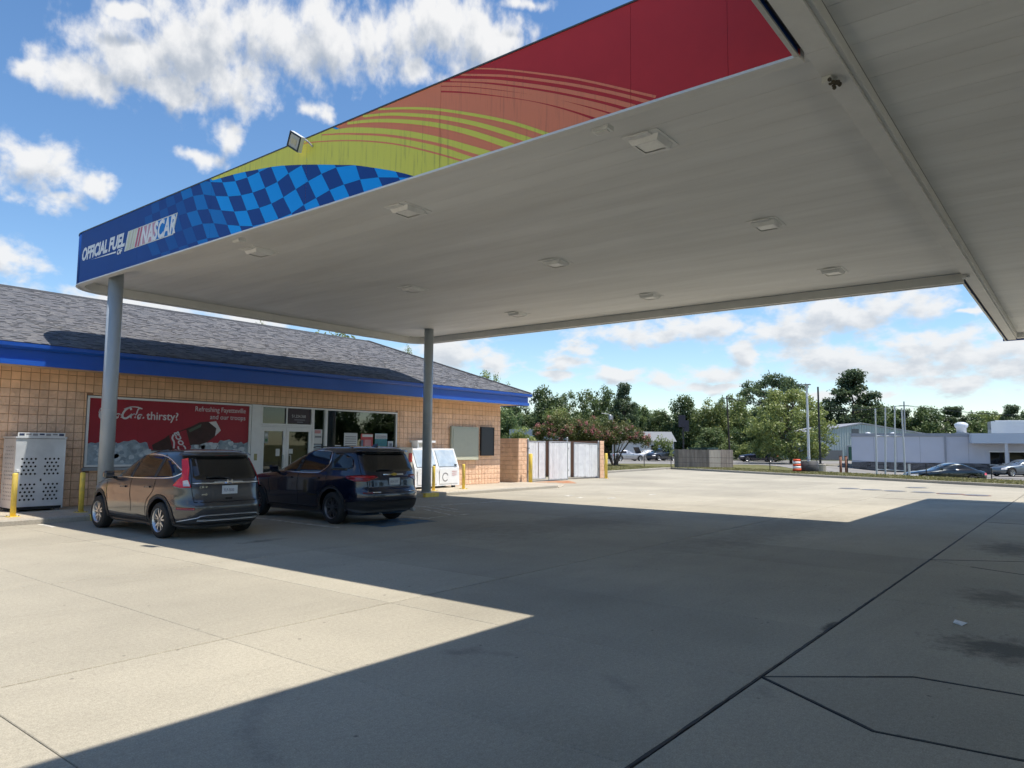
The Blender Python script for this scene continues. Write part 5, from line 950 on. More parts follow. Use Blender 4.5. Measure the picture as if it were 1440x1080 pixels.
# rear: glass, lamps, trim
P = [(-.60, 1.105), (-.645, 1.15), (-.585, 1.48), (-.50, 1.525), (.50, 1.525), (.585, 1.48), (.645, 1.15), (.60, 1.105)]
def rp(pts): return [((1 if x < 0 else -1)*Xr(abs(x), z), z) for x, z in pts]        # rear-view points, x<0 = left
lpart('rear_glass', B.sheet(rp(P), .005, .08), CGLASS, cr, True); lpart('wiper', B.strip(rp([(.02, 1.12), (-.2, 1.15), (-.42, 1.14)]), .02, .02, 2), CPLAST, cr, True)
lpart('spoiler', B.sheet(rp([(-.66, 1.545), (-.62, 1.585), (.62, 1.585), (.66, 1.545)]), .09, .1, .12), GREYP, cr, True); lpart('brake_light', B.sheet(rp([(-.14, 1.535), (-.14, 1.55), (.14, 1.55), (.14, 1.535)]), .012, .1), LDRED, cr)
for sg in (1, -1):
    q = lambda x, z: sg*Xr(x, z); p = lambda y, z: sg*Y(y, z)
    lamp = lpart('tail_lamp', B.sheet([(q(.690, .965), .965), (p(-.60, .955), .955), (p(-.42, .99), .99), (p(-.47, 1.06), 1.06), (p(-.56, 1.16), 1.16), (p(-.50, 1.30), 1.30), (q(.69, 1.47), 1.47), (q(.615, 1.50), 1.50), (q(.655, 1.30), 1.30), (q(.705, 1.12), 1.12)], .012, .05), LRED, cr, True)
    lpart('clear_lens', B.sheet([(q(.70, .985), .985), (q(.775, .985), .985), (q(.77, 1.08), 1.08), (q(.715, 1.10), 1.10)], .016, .05), LCLR, lamp, True); lpart('reflector', B.sheet([(q(.66, .555), .555), (q(.84, .555), .555), (q(.84, .60), .60), (q(.66, .60), .60)], .008, .06), LDRED, cr, True)
    lpart('shut_line', B.strip([(q(.61, 1.52), 1.52), (q(.665, 1.14), 1.14), (q(.685, .95), .95), (q(.66, .70), .70)], .012, .003, 3), CGAP, cr, True); lpart('roof_groove', MB().path([(-sg*.60, -.25, 1.615), (-sg*.60, 1.0, 1.62)], .012), CPLAST, cr)
    mr = lpart('mirror', MB().obox((-sg*1.0, 1.93, 1.13), (.10, .0, 0), (0, .055, 0), (0, 0, .075)), GREYP, cr); mr.modifiers.new('b', 'BEVEL').width = .035; lpart('mirror_arm', MB().tube((-sg*.84, 1.95, 1.06), (-sg*.93, 1.93, 1.09), .03), CPLAST, mr)
    lpart('head_lamp', B.sheet([(p(3.0, .80), .80), (p(3.52, .76), .76), (p(3.45, .88), .88), (p(3.0, .92), .92)], .008, .07), LCLR, cr, True)
lpart('shut_line', B.strip(rp([(-.66, .695), (0, .69), (.66, .695)]), .012, .004, 2), CGAP, cr, True)
lpart('chrome_bar', B.sheet(rp([(-.68, 1.035), (-.60, 1.055), (-.30, 1.050), (-.28, 1.075), (.28, 1.075), (.30, 1.050), (.60, 1.055), (.68, 1.035), (.60, 1.025), (.28, 1.02), (-.28, 1.02), (-.60, 1.025)]), .016, .08), CHROME, cr, True)
eb_ = MB()
for bx in ((-.055, -.035, 1.02, 1.10), (.035, .055, 1.02, 1.10), (-.036, .036, 1.05, 1.068)): eb_.box(bx[0], bx[1], -.895, -.872, bx[2], bx[3])
lpart('emblem', eb_, CHROME, cr)
pl = lpart('licence_plate', MB().box(-.155, .155, -.915, -.898, .83, .985), CPLATE, cr); text('plate_number', 'TLP-3020', .075, (-.13, -.9155, .875), (1, 0, 0), (0, 0, 1), mat('plate_ink', (.05, .07, .16), .6), pl, xs=.72, ext=.001, local=True)
text('badge', 'CR-V', .06, (-.60, -.885, .95), (1, 0, 0), (0, .05, 1), CHROME, cr, shear=.15, xs=1.2, ext=.006, local=True); text('badge', 'AWD', .042, (-.56, -.905, .82), (1, 0, 0), (0, .05, 1), CHROME, cr, xs=1.1, ext=.006, local=True)
lpart('bumper_trim', B.sheet(rp([(-.90, .40), (-.70, .29), (.70, .29), (.90, .40), (.80, .24), (-.80, .24)]), .008, .08), CPLAST, cr, True); lpart('silver_skid', B.strip(rp([(-.80, .34), (-.62, .415), (-.52, .45), (0, .455), (.52, .45), (.62, .415), (.80, .34)]), .022, .014, 3), ALLOY, cr, True); lpart('silver_skid', B.strip(rp([(-.60, .365), (0, .36), (.60, .365)]), .035, .014, 2), ALLOY, cr, True)
lpart('boot_handle', B.sheet(rp([(-.09, .73), (-.09, .765), (.05, .765), (.05, .73)]), .006, .1), CGAP, cr); lpart('antenna', MB().tube((.12, -.12, 1.64), (.155, -.22, 1.80), .006, .003, 6).lathe([(.03, 1.63), (.02, 1.655)], (.12, -.12, 0), n=10), CPLAST, cr); lpart('windscreen', B.sheet([(sg_*B.sy(2.28, 1.14), 1.14) for sg_ in (1,)]+[(B.sy(2.17, 1.18), 1.18), (B.sy(1.62, 1.44), 1.44), (B.ring(1.5)[1][-1]*.995, 1.5), (B.ring(1.14)[1][-1]*.995, 1.14)], .005, .08), CGLASS, cr, True)
# the dark blue three-row SUV
TRV = [(.22, -.80, 3.70, .84), (.30, -.98, 3.90, .92), (.42, -1.07, 3.98, .965), (.60, -1.09, 4.02, .985), (.74, -1.085, 4.03, .990), (.78, -1.045, 4.02, .988), (.90, -1.03, 3.98, .985), (1.0, -1.02, 3.86, .985), (1.06, -1.01, 3.45, .975), (1.11, -.995, 3.00, .955), (1.16, -.975, 2.62, .935), (1.24, -.945, 2.42, .912), (1.36, -.885, 2.14, .878), (1.48, -.815, 1.84, .838), (1.60, -.745, 1.52, .792), (1.67, -.70, 1.30, .75), (1.715, -.66, 1.10, .70), (1.745, -.56, .82, .60), (1.765, -.30, .5, .45), (1.772, .0, .25, .25)]
NAVY = mat('navy_car_paint', (.004, .009, .030), .25, .4, coat=1.0, spec=.6)
B, tv = build_car('suv', 'dark navy three-row SUV with slim red tail lamps, parked between the crossover and the column', TRV, NAVY, (10.83, 12.72, 0), math.radians(-1.0), .94, 3.07, .365, 1.70, {}, nr=5.6, nf=3.6, dark=True)
top = [(2.55, 1.17), (2.20, 1.36), (1.80, 1.53), (1.40, 1.635), (.95, 1.665), (.45, 1.655), (.28, 1.64), (.20, 1.60)]; bot = [(.19, 1.36), (.40, 1.20), (.62, 1.155), (1.5, 1.145)]
car_sides(B, tv, top, bot, [((1.36, 1.15), (1.22, 1.65), .10)], .022, [[(1.30, 1.14), (1.31, .8), (1.31, .40)], [(.22, 1.12), (.26, .9), (.50, .66), (.53, .42)], [(2.55, 1.10), (2.52, .8), (2.48, .62)], [(2.5, .36), (1.5, .355), (.5, .36)]], [(1.62, 1.0), (.55, 1.02)], 1.15)
for sg in (1, -1):
    q = lambda x, z: sg*Xr(x, z); p = lambda y, z: sg*Y(y, z)
    lpart('quarter_glass', B.sheet([(p(.12, 1.22), 1.22), (p(-.45, 1.22), 1.22), (p(-.62, 1.30), 1.30), (p(-.55, 1.50), 1.50), (p(-.20, 1.60), 1.60), (p(.10, 1.61), 1.61)], .005, .07), CGLASS, tv, True)
    lamp = lpart('tail_lamp', B.sheet([(q(.46, 1.075), 1.075), (q(.50, 1.12), 1.12), (p(-.80, 1.13), 1.13), (p(-.45, 1.10), 1.10), (p(-.52, 1.04), 1.04), (p(-.72, .985), .985), (q(.72, .985), .985)], .012, .05), LDRED, tv, True); lpart('lamp_glow', B.strip([(q(.54, 1.09), 1.09), (q(.75, 1.085), 1.085), (q(.90, 1.09), 1.09)], .02, .015, 2), LRED, lamp, True)
    lpart('shut_line', B.strip([(q(.72, 1.60), 1.60), (q(.79, 1.18), 1.18), (q(.72, .98), .98), (q(.70, .78), .78)], .012, .003, 3), CGAP, tv, True); lpart('reflector', B.strip([(q(.62, .735), .735), (q(.80, .735), .735)], .022, .008, 1), LDRED, tv, True); lpart('bumper_trim', B.strip([(q(.42, .745), .745), (q(.62, .745), .745)], .018, .008, 1), CHROME, tv, True)
    lpart('roof_rail', MB().path([(-sg*.655, -.35, 1.735), (-sg*.665, -.2, 1.75), (-sg*.665, 1.0, 1.75), (-sg*.65, 1.15, 1.73)], .012), CPLAST, tv); mr = lpart('mirror', MB().obox((-sg*1.06, 2.18, 1.20), (.11, 0, 0), (0, .06, 0), (0, 0, .08)), NAVY, tv); mr.modifiers.new('b', 'BEVEL').width = .035; lpart('mirror_arm', MB().tube((-sg*.90, 2.2, 1.12), (-sg*.98, 2.18, 1.15), .03), CPLAST, mr)
    for yy in (0, 3.07):
        ring = [(yy+.455*math.cos(t), .385+.455*math.sin(t)) for t in np.linspace(-.12, math.pi+.12, 15)]; lpart('arch_cladding', B.strip([(sg*Y(y, max(z, .23)), max(z, .23)) for y, z in ring], .06, .012, 2), CPLAST, tv, True)
    lpart('sill_cladding', B.sheet([(sg*Y(2.6, .34), .34), (sg*Y(2.6, .24), .24), (sg*Y(.45, .24), .24), (sg*Y(.45, .35), .35)], .010, .1), CPLAST, tv, True); lpart('head_lamp', B.sheet([(p(3.5, .90), .90), (p(3.92, .88), .88), (p(3.85, .97), .97), (p(3.45, 1.0), 1.0)], .008, .07), LCLR, tv, True)
lpart('rear_glass', B.sheet(rp([(-.66, 1.20), (-.72, 1.25), (-.655, 1.575), (-.60, 1.62), (.60, 1.62), (.655, 1.575), (.72, 1.25), (.66, 1.20)]), .005, .08), CGLASS, tv, True); lpart('spoiler', B.sheet(rp([(-.72, 1.64), (-.68, 1.69), (.68, 1.69), (.72, 1.64)]), .10, .1, .13), NAVY, tv, True)
lpart('chrome_bar', B.strip(rp([(-.30, 1.13), (0, 1.135), (.30, 1.13)]), .034, .014, 2), CHROME, tv, True); lpart('emblem', MB().box(-.085, .085, -1.032, -1.018, 1.12, 1.15).box(-.035, .035, -1.034, -1.017, 1.105, 1.165), mat('gold_emblem', (.50, .36, .08), .3, .8), tv)
pl = lpart('licence_plate', MB().box(-.155, .155, -1.052, -1.036, .90, 1.055), CPLATE, tv); text('plate_number', 'RDX-2157', .075, (-.13, -1.0525, .945), (1, 0, 0), (0, 0, 1), mat('plate_ink', (.05, .07, .16), .6), pl, xs=.72, ext=.001, local=True)
lpart('lower_bumper', B.sheet(rp([(-.96, .46), (-.80, .29), (.80, .29), (.96, .46), (.80, .56), (-.80, .56)]), .010, .1), CPLAST, tv, True); lpart('wiper', B.strip(rp([(.02, 1.215), (-.2, 1.245), (-.45, 1.235)]), .02, .02, 2), CPLAST, tv, True); lpart('roof_fin', MB().add([(-.03, -.42, 1.735), (.03, -.42, 1.735), (.03, -.18, 1.745), (-.03, -.18, 1.745), (0, -.44, 1.83), (0, -.36, 1.83)], [(0, 1, 4), (1, 2, 5, 4), (2, 3, 5), (3, 0, 4, 5)]), NAVY, tv); lpart('exhaust_pipe', MB().tube((.62, -1.06, .30), (.62, -.8, .30), .035, n=10).tube((-.3, -.98, .26), (-.3, -.9, .26), .012, n=6), GREY, tv)
# cars beyond the verge, same builder with fewer rings
SED = [(.20, -.75, 3.35, .76), (.30, -.98, 3.58, .85), (.45, -1.04, 3.66, .885), (.60, -1.05, 3.66, .89), (.75, -1.03, 3.58, .89), (.86, -.98, 3.20, .885), (.92, -.90, 2.70, .87), (.96, -.70, 2.25, .845), (1.05, -.40, 2.02, .80), (1.18, -.05, 1.72, .74), (1.30, .25, 1.42, .68), (1.38, .48, 1.15, .60), (1.41, .62, .95, .45), (1.42, .72, .85, .28)]
def far_car(label, tab, paint, loc, rz, wb, wr, scale=1., suv=False, glassw=True):
    global B
    B, r = build_car('parked_car', label, tab, paint, loc, rz, scale, wb, wr, 1.55, {'lev': 16, 'n': 64}, 'cars parked beyond the verge', nr=4.5, nf=3.4)
    if suv: tp, bt = [(2.15, 1.10), (1.65, 1.40), (1.25, 1.50), (.3, 1.53), (-.25, 1.42), (-.5, 1.27)], [(-.3, 1.13), (1.2, 1.09)]; rg = [(-.60, 1.12), (-.56, 1.48), (.56, 1.48), (.60, 1.12)]; lz = (1.0, 1.12)
    else: tp, bt = [(1.98, .98), (1.66, 1.16), (1.35, 1.28), (.95, 1.33), (.45, 1.29), (.1, 1.17), (-.25, 1.04), (-.35, .99)], [(-.1, .965), (1.0, .955)]; rg = [(-.60, 1.0), (-.50, 1.27), (.50, 1.27), (.60, 1.0)]; lz = (.70, .84)
    for sg in (1, -1):
        g = lpart('side_glass', B.sheet([(sg*B.sy(y, z), z) for y, z in tp+bt], .006, .12), CGLASS2, r, True); za, zb = bt[1][1], tp[3][1]; lpart('pillar', B.strip([(sg*B.sy(.98, za), za), (sg*B.sy(.88, zb), zb)], .07, .01, 1), paint, g)
        lpart('tail_lamp', B.sheet([(sg*B.sx(.55, lz[0]), lz[0]), (sg*B.sy(-.75, lz[0]), lz[0]), (sg*B.sy(-.75, lz[1]), lz[1]), (sg*B.sx(.55, lz[1]), lz[1])], .01, .1), LRED, r, True); lpart('head_lamp', B.sheet([(sg*B.sy(3.1, .62), .62), (sg*B.sy(3.5, .60), .60), (sg*B.sy(3.45, .72), .72), (sg*B.sy(3.1, .76), .76)], .01, .1), LCLR, r, True)
        lpart('mirror', MB().obox((-sg*.98, 1.85, 1.02 if not suv else 1.13), (.09, 0, 0), (0, .05, 0), (0, 0, .06)), paint, r); lpart('shut_line', B.strip([(sg*B.sy(.93, .9), .9), (sg*B.sy(.93, .35), .35)], .012, .004, 1), CGAP, r)
    lpart('rear_glass', B.sheet(rp(rg), .006, .12), CGLASS, r, True); q = B.ring(1.1); a0, a1 = (1.14, 1.46) if suv else (1.0, 1.30)
    lpart('windscreen', B.sheet([(B.ring(a0)[1][-1]*.86, a0), (B.ring(a1)[1][-1]*.86, a1), (B.ring(a1)[1][-1]*.998, a1), (B.ring(a0)[1][-1]*.998, a0)], .006, .12), CGLASS, r, True); lpart('windscreen', B.sheet([(-B.ring(a0)[1][-1]*.86, a0), (-B.ring(a1)[1][-1]*.86, a1), (-B.ring(a1)[1][-1]*.998, a1), (-B.ring(a0)[1][-1]*.998, a0)], .006, .12), CGLASS, r, True)
    lpart('licence_plate', MB().box(-.15, .15, tab[3][1]-.03, tab[3][1]-.005, .5, .62), CPLATE, r); return r
DKTEAL = mat('dark_teal_paint', (.012, .022, .028), .25, .4, coat=1.); SILV = mat('silver_paint', (.42, .43, .45), .3, .6, coat=1.); WHTP = mat('white_car_paint', (.70, .71, .72), .3, coat=1.); SLATE = mat('slate_blue_paint', (.14, .17, .20), .3, .5, coat=1.); DKNV = mat('deep_blue_paint', (.010, .014, .035), .25, .4, coat=1.)
# ------------------------------------------------------------------ beyond the lot
FD, LD = Vector((.785, .62, 0)), Vector((.62, -.785, 0))           # away from the lot and across it
def patch(name, d0, d1, l0, l1, m, dz=.012, n=14, skew=0.):
    mb_ = MB(); P = []
    for j in range(n+1):
        for i in range(n+1):
            d = d0+(d1-d0)*j/n; l = l0+(l1-l0)*i/n; q = FD*(d+skew*(l-l0))+LD*l; P.append((q.x, q.y, gz(q.x, q.y)+dz))
    mb_.add(P, [(j*(n+1)+i, j*(n+1)+i+1, (j+1)*(n+1)+i+1, (j+1)*(n+1)+i) for j in range(n) for i in range(n)]); return structure(name, mb_, m, True)
PAVE = mat('pale_asphalt', (.27, .255, .235), .9, var=.15, vscale=.8, hue=(.21, .20, .185), bump=.2, bscale=50, spec=.2)
part_ = MB().box(-60, 110, -23, -11, -.06, -.008); structure('added_back_street', part_, mat('added_dark_asphalt', (.06, .06, .062), .9, var=.2, vscale=1)); patch('far_pavement', 77, 106, -2, 52, PAVE); patch('side_road', 57.5, 63, 19.5, 50, PAVE, .012); patch('neighbour_yard', 50.5, 79, 26, 64, PAVE, .020, skew=-.12); patch('woodland_floor', 106.2, 240, -60, 140, mat('leaf_litter', (.055, .06, .025), .95, var=.3, vscale=1), .01)  # street behind the camera is unseen, added dark to dim the door glass reflections
# the verge: a strip level with the kerb, then the bank down to the yard
def vz(w, x, y): k = min(max((w-4.5)/4.5, 0), 1); k = k*k*(3-2*k); return .115*(1-k)+(gz(x, y)+.004)*k
def verge_pt(k, w): x = 53.2-20.8*k; y = 26.2-38.8*k; x += w*.882; y -= w*.471; return x, y
vg = MB(); nk, nw = 30, 14; P = []
for i in range(nk+1):
    for j in range(nw+1): w = .06+9.0*j/nw; x, y = verge_pt(i/nk, w); P.append((x, y, vz(w, x, y)))
vg.add(P, [(i*(nw+1)+j+1, i*(nw+1)+j, (i+1)*(nw+1)+j, (i+1)*(nw+1)+j+1) for i in range(nk) for j in range(nw)])
def verge2(u, w): x = 35.6+19.6*u; return x, 24.05+.121*(x-36)+w
P = []
for i in range(nk+1):
    for j in range(nw+1): w = .07+9.0*j/nw; x, y = verge2(i/nk, w); P.append((x, y, vz(w, x, y)))
vg.add(P, [(i*(nw+1)+j, (i+1)*(nw+1)+j, (i+1)*(nw+1)+j+1, i*(nw+1)+j+1) for i in range(nk) for j in range(nw)]); structure('verge', vg, DIRT, True)
# grass on the verge
def gv(x, y):
    w = (x-53.2)*.882-(y-26.2)*.471; return max(vz(w, x, y), gz(x, y)) if w < 9 else gz(x, y)
gr = MB(); rg = random.Random(9); tone = []
while len(gr.f) < 26000:
    if rg.random() < .75: w = 8.5*rg.random()**1.3; x, y = verge_pt(rg.random()*.72, w+.1)
    else: w = 8.5*rg.random(); x, y = verge2(rg.random(), w+.1)
    z = vz(w+.1, x, y); h = rg.uniform(.02, .055)*(1.8 if rg.random() < .06 else 1); a = rg.uniform(0, 6.28); dx, dy = math.cos(a)*.06, math.sin(a)*.06; gr.add([(x-dx, y-dy, z), (x+dx, y+dy, z), (x+rg.gauss(0, .05), y+rg.gauss(0, .05), z+h)], [(0, 1, 2)])
gm = leaf_mat('dry_grass', (.19, .18, .07), (.36, .31, .15)); o = bpy.data.objects.new('grass', gr.mesh('grass', gm)); put(o); o['kind'] = 'stuff'; o['label'] = 'short dry grass on the verge'; o['category'] = 'grass'
# weathered board fence round a bin store
WOOD = mat('weathered_board', (.17, .145, .125), .85, var=.25, vscale=2.5, stretch=(3, 3, .4), hue=(.24, .205, .175), rnd=.12); WOODL = mat('pale_board', (.42, .37, .31), .8, var=.15, vscale=3, stretch=(3, 3, .4), rnd=.08)
fn = thing('board_fence', 'weathered grey board fence of a bin store with one paler panel', 'fence', (56, 24, 0)); pts = [(55.0, 26.1), (56.35, 24.05), (57.1, 23.4), (59.2, 23.2)]
segs = [(pts[0], pts[1], WOOD), (pts[1], pts[2], WOODL), (pts[2], pts[3], WOOD), (pts[3], (60.6, 25.4), WOOD), ((60.6, 25.4), (58.4, 28.1), WOOD), ((58.4, 28.1), pts[0], WOOD)]
for a, b, m in segs:
    d = Vector((b[0]-a[0], b[1]-a[1])); n = max(3, round(d.length/.145)); u = d.normalized(); nn = Vector((-u.y, u.x))*.012
    for k in range(n):
        p = Vector(a)+d*(k/n)+u*.004; q = Vector(a)+d*((k+1)/n)-u*.004; z = gz(*p); part('board', MB().prism([tuple(p-nn), tuple(q-nn), tuple(q+nn), tuple(p+nn)], z+.03, 1.55+rg.uniform(-.02, .02)), m, fn)
tag(part('green_bin', MB().box(57.2, 59.2, 24.6, 26.2, 0, 1.62).box(57.1, 59.3, 24.5, 26.3, 1.63, 1.72), mat('dark_green_metal', (.02, .055, .045), .5), None), 'dark green bin lid just showing over the board fence', 'bin')
# low wire fence
WB = mat('black_metal', (.02, .02, .022), .5); wf = thing('wire_fence', 'low black wire fence along the back of the verge', 'fence', (52.5, 18, 0)); fp = [(47.5, 31.3), (50.2, 31.1), (52.7, 30.4), (54.4, 28.9), (52.6, 25.6), (52.6, 17.9), (51.8, 12.5), (52.3, 8.0), (52.8, 4.6), (50.3, -1)]
for k, (x, y) in enumerate(fp): z = gv(x, y); part('post', MB().tube((x, y, z-.1), (x, y, z+(.95 if k != 8 else 1.05)), .032, n=8), WB, wf)
for a, b in zip(fp, fp[1:]):
    for h in (.45, .85): part('wire', MB().tube((*a, gv(*a)+h), (*b, gv(*b)+h), .011, n=5), WB, wf)
# poles, posts and signs
WPOLE = mat('white_pole_paint', (.58, .60, .62), .5, var=.08, vscale=3); t = thing('lamp_pole', 'tall white lamp pole rising from a dark round planter', 'lamp pole', (52.8, 15.25, 0))
z = gv(52.8, 15.25); part('pole', MB().tube((52.8, 15.25, z), (52.75, 15.25, 6.15), .10, .065), WPOLE, t); part('lamp_head', MB().box(52.6, 52.9, 15.0, 15.45, 6.15, 6.21).box(52.65, 52.85, 15.62, 15.9, 6.16, 6.23).tube((52.75, 15.4, 6.18), (52.75, 15.7, 6.2), .025), STEEL, t); part('planter', MB().lathe([(.60, z), (.64, z+.08), (.60, z+.72), (.48, z+.72), (.46, z+.6)], (52.8, 15.25, 0), n=24), mat('dark_planter', (.05, .05, .052), .7, var=.2), t, True)
t = thing('black_pole', 'tall slim black pole on a pale concrete footing', 'pole', (55.4, 15.2, 0)); z = gv(55.4, 15.2); part('pole', MB().tube((55.4, 15.2, z), (55.3, 15.2, 6.2), .085, .06), WB, t); part('footing', MB().lathe([(.38, z), (.38, z+.62), (.34, z+.65)], (55.4, 15.2, 0), n=18), KERB, t); part('base_flange', MB().box(55.2, 55.6, 15.0, 15.4, z+.651, z+.69), WB, t)
t = thing('utility_pole', 'thin dark utility pole against the tree line with a short crossarm', 'pole', (89.4, 35.4, 0)); part('pole', MB().tube((89.4, 35.4, 0), (88.9, 35.5, 8.3), .12, .09), mat('pole_timber', (.05, .042, .035), .9), t); part('crossarm', MB().obox((88.95, 35.5, 8.0), LD*.55, FD*.05, (0, 0, .05)), mat('pole_timber', (.05, .042, .035), .9), t)
t = thing('post_sign', 'dark double sign panel on a post before the trees', 'sign', (84, 39.2, 0)); part('post', MB().tube((84, 39.2, 0), (84, 39.2, 5.7), .10), WB, t); SG = mat('dark_sign_face', (.016, .016, .03), .6)
part('panel', MB().obox((83.9, 39.3, 5.0), LD*.42, FD*.08, (0, 0, .75)), SG, t); part('panel', MB().obox(Vector((83.9, 39.3, 4.4))+LD*.55, LD*.3, FD*.07, (0, 0, .7)), SG, t)
t = thing('street_lamp', 'grey street lamp with curved arm over the left crape myrtles', 'lamp', (74.2, 43.5, 0)); part('pole', MB().tube((74.2, 43.5, 0), (74.2, 43.5, 5.4), .07, .05), GALV, t); part('arm', MB().path([(74.2, 43.5, 5.3), tuple(Vector((74.2, 43.5, 5.6))-LD*.6), tuple(Vector((74.2, 43.5, 5.65))-LD*1.3)], .03), GALV, t); part('transformer', MB().lathe([(.16, 4.9), (.18, 4.95), (.18, 5.4), (.1, 5.5)], (74.0, 43.7, 0), n=12), GALV, t)
t = thing('pole_frame', 'four leaning white poles tied by crossbars, an empty sign frame', 'sign frame', (51.2, 9.8, 0)); Bt = [(50.69, 10.52), (51.03, 10.09), (51.42, 9.6), (51.81, 9.1)]; Tp = [(50.34, 10.40, 4.19), (50.73, 9.9, 4.24), (51.08, 9.43, 4.38), (51.37, 9.09, 4.25)]
def lerp(a, b, s): return tuple(a[i]+(b[i]-a[i])*s for i in range(3))
B3 = [(x, y, gv(x, y)-.05) for x, y in Bt]
for a, b in zip(B3, Tp):
    p = part('pole', MB().tube(a, lerp(a, b, .58), .058, n=10).tube(lerp(a, b, .58), b, .045, n=10), WPOLE, t); part('pole_cap', MB().tube(b, lerp(a, b, 1.012), .055, n=8), WPOLE, p)
part('crossbar', MB().tube(lerp(B3[0], Tp[0], .60), lerp(B3[3], Tp[3], .60), .025, n=8), WPOLE, t); part('crossbar', MB().tube(lerp(B3[0], Tp[0], .09), lerp(B3[3], Tp[3], .09), .028, n=8), WPOLE, t)
t = thing('marker_post', 'short pale post beside the foot of the white pole frame', 'post', (52.0, 8.9, 0)); z = gv(52, 8.9); part('post', MB().tube((52, 8.9, z), (52, 8.9, z+.75), .07, n=10), WPOLE, t); part('post_cap', MB().tube((52, 8.9, z+.75), (52, 8.9, z+.79), .08, n=10), WPOLE, t)
t = thing('traffic_drum', 'orange and white traffic drum by the planter', 'traffic drum', (51.9, 15.8, 0)); z = gv(51.9, 15.8); ORG = mat('traffic_orange', (.75, .10, .03), .6)
for k in range(5): part('band', MB().lathe([(.29-.012*k, z+.05+k*.16), (.28-.012*k, z+.05+(k+1)*.16)], (51.9, 15.8, 0), n=18), ORG if k % 2 == 0 else WHT, t, True)
part('drum_base', MB().lathe([(.36, z-.02), (.36, z+.05)], (51.9, 15.8, 0), n=18), DARK, t)
for (x, y, lab) in ((62.1, 15.5, 'left of two rust-brown posts before the metal shed'), (62.35, 15.15, 'right of two rust-brown posts before the metal shed')):
    t = thing('brown_post', lab, 'post', (x, y, 0), 'rust brown posts'); z = gv(x, y); part('post', MB().tube((x, y, z), (x, y, z+1.75), .10, n=12), mat('rust_brown', (.22, .10, .06), .8, var=.2), t, True); part('post_cap', MB().tube((x, y, z+1.75), (x, y, z+1.8), .11, n=12), mat('rust_brown', (.22, .10, .06), .8), t)
t = thing('utility_pole', 'slim grey utility pole standing behind the white pole frame', 'pole', (112, 19.5, 0)); part('pole', MB().tube((112, 19.5, -.6), (112, 19.5, 8.3), .11, .09), GALV, t); part('crossarm', MB().obox((112, 19.5, 7.7), LD*.7, FD*.05, (0, 0, .05)), GALV, t)
t = thing('overhead_wires', 'thin overhead wires sagging between the utility poles', 'wires', (100, 27, 7.5))
for k in range(3):
    a = Vector((88.95, 35.5, 8.05))+LD*(-.4+.4*k); b = Vector((112, 19.5, 7.78))+LD*(-.5+.5*k); e = Vector((150, -8, 8))+LD*(-.5+.5*k); w_ = MB()
    for p, q in ((a, b), (b, e)):
        pts = [p.lerp(q, i/12)+Vector((0, 0, -1.1*(1-(2*i/12-1)**2))) for i in range(13)]; w_.path([tuple(v) for v in pts], .018, 4)
    part('wire', w_, DARK, t)
# neighbouring buildings
E0 = Vector((82.7, 19.5, 0)); EU = Vector((.215, -.977, 0)); EN = Vector((.977, .215, 0)); zb = -.70
def wb(mb_, u0, u1, n0, n1, z0, z1):
    c = E0+EU*((u0+u1)/2)+EN*((n0+n1)/2); return mb_.obox((c.x, c.y, (z0+z1)/2), EU*((u1-u0)/2), EN*((n1-n0)/2), (0, 0, (z1-z0)/2))
nb = thing('clinic_building', 'low lilac-grey building with dark stone base across the verge', 'building', tuple(E0)); SID = mat('lilac_siding', (.54, .545, .60), .7, var=.05, vscale=.6); CAPM = mat('grey_parapet', (.30, .31, .34), .6, var=.05)
part('wall', wb(MB(), 0, 34, 0, 14, zb, 3.02), SID, nb); part('parapet', wb(MB(), -.08, 34.1, -.08, 14.1, 3.02, 3.36), CAPM, nb); part('downspout', wb(MB(), 8.45, 8.62, -.10, -.002, zb, 3.02), CAPM, nb)
for u in (2.1, 4.2, 6.3, 10.5): part('panel_joint', wb(MB(), u, u+.03, -.012, -.001, .42, 3.01), CAPM, nb)
st = MB(); sc_ = random.Random(8); stc = []
for r in range(7):
    u = -.05
    while u < 20: w = sc_.uniform(.3, .8); d = sc_.uniform(.04, .10); wb(st, u+.01, min(u+w, 20), -d, -.001, zb+r*.155, zb+r*.155+.145); tn = sc_.uniform(.05, .16); stc += [(tn, tn*.97, tn*1.0)]*6; u += w
o = part('stone_base', st, mat('ledge_stone', (.1, .1, .1), .85, attr='tone', var=.2, vscale=5), nb, kind='stuff'); color_faces(o, stc)
part('entrance_fascia', wb(MB(), 10.6, 22, -1.8, -.09, 2.35, 3.30), mat('pale_fascia', (.50, .55, .62), .5), nb)
for u in (13.3, 17.0): part('entrance_post', wb(MB(), u, u+.25, -1.7, -1.45, zb, 2.349), mat('pale_post', (.55, .56, .58), .6), nb)
for u in (12.3, 13.9): w_ = part('window', wb(MB(), u, u+1.2, -.03, -.002, .3, 1.5), CGLASS, nb); part('frame', wb(MB(), u-.08, u+1.28, -.02, -.001, 1.501, 1.60), ALW, w_); part('sill', wb(MB(), u-.08, u+1.28, -.05, -.001, .2, .299), ALW, w_)
c = E0+EU*10.3+EN*3; t = thing('roof_vent', 'white domed fan vent on the roof of the lilac-grey building', 'vent', (c.x, c.y, 3.36)); lpart('drum', MB().lathe([(.45, 0), (.45, .55), (.62, .75), (.62, 1.0), (.35, 1.18), (.1, 1.22)], (0, 0, 0), n=20), WHTP, t, True); lpart('curb_box', MB().box(-.55, .55, -.55, .55, -.02, .1), GREY, t)
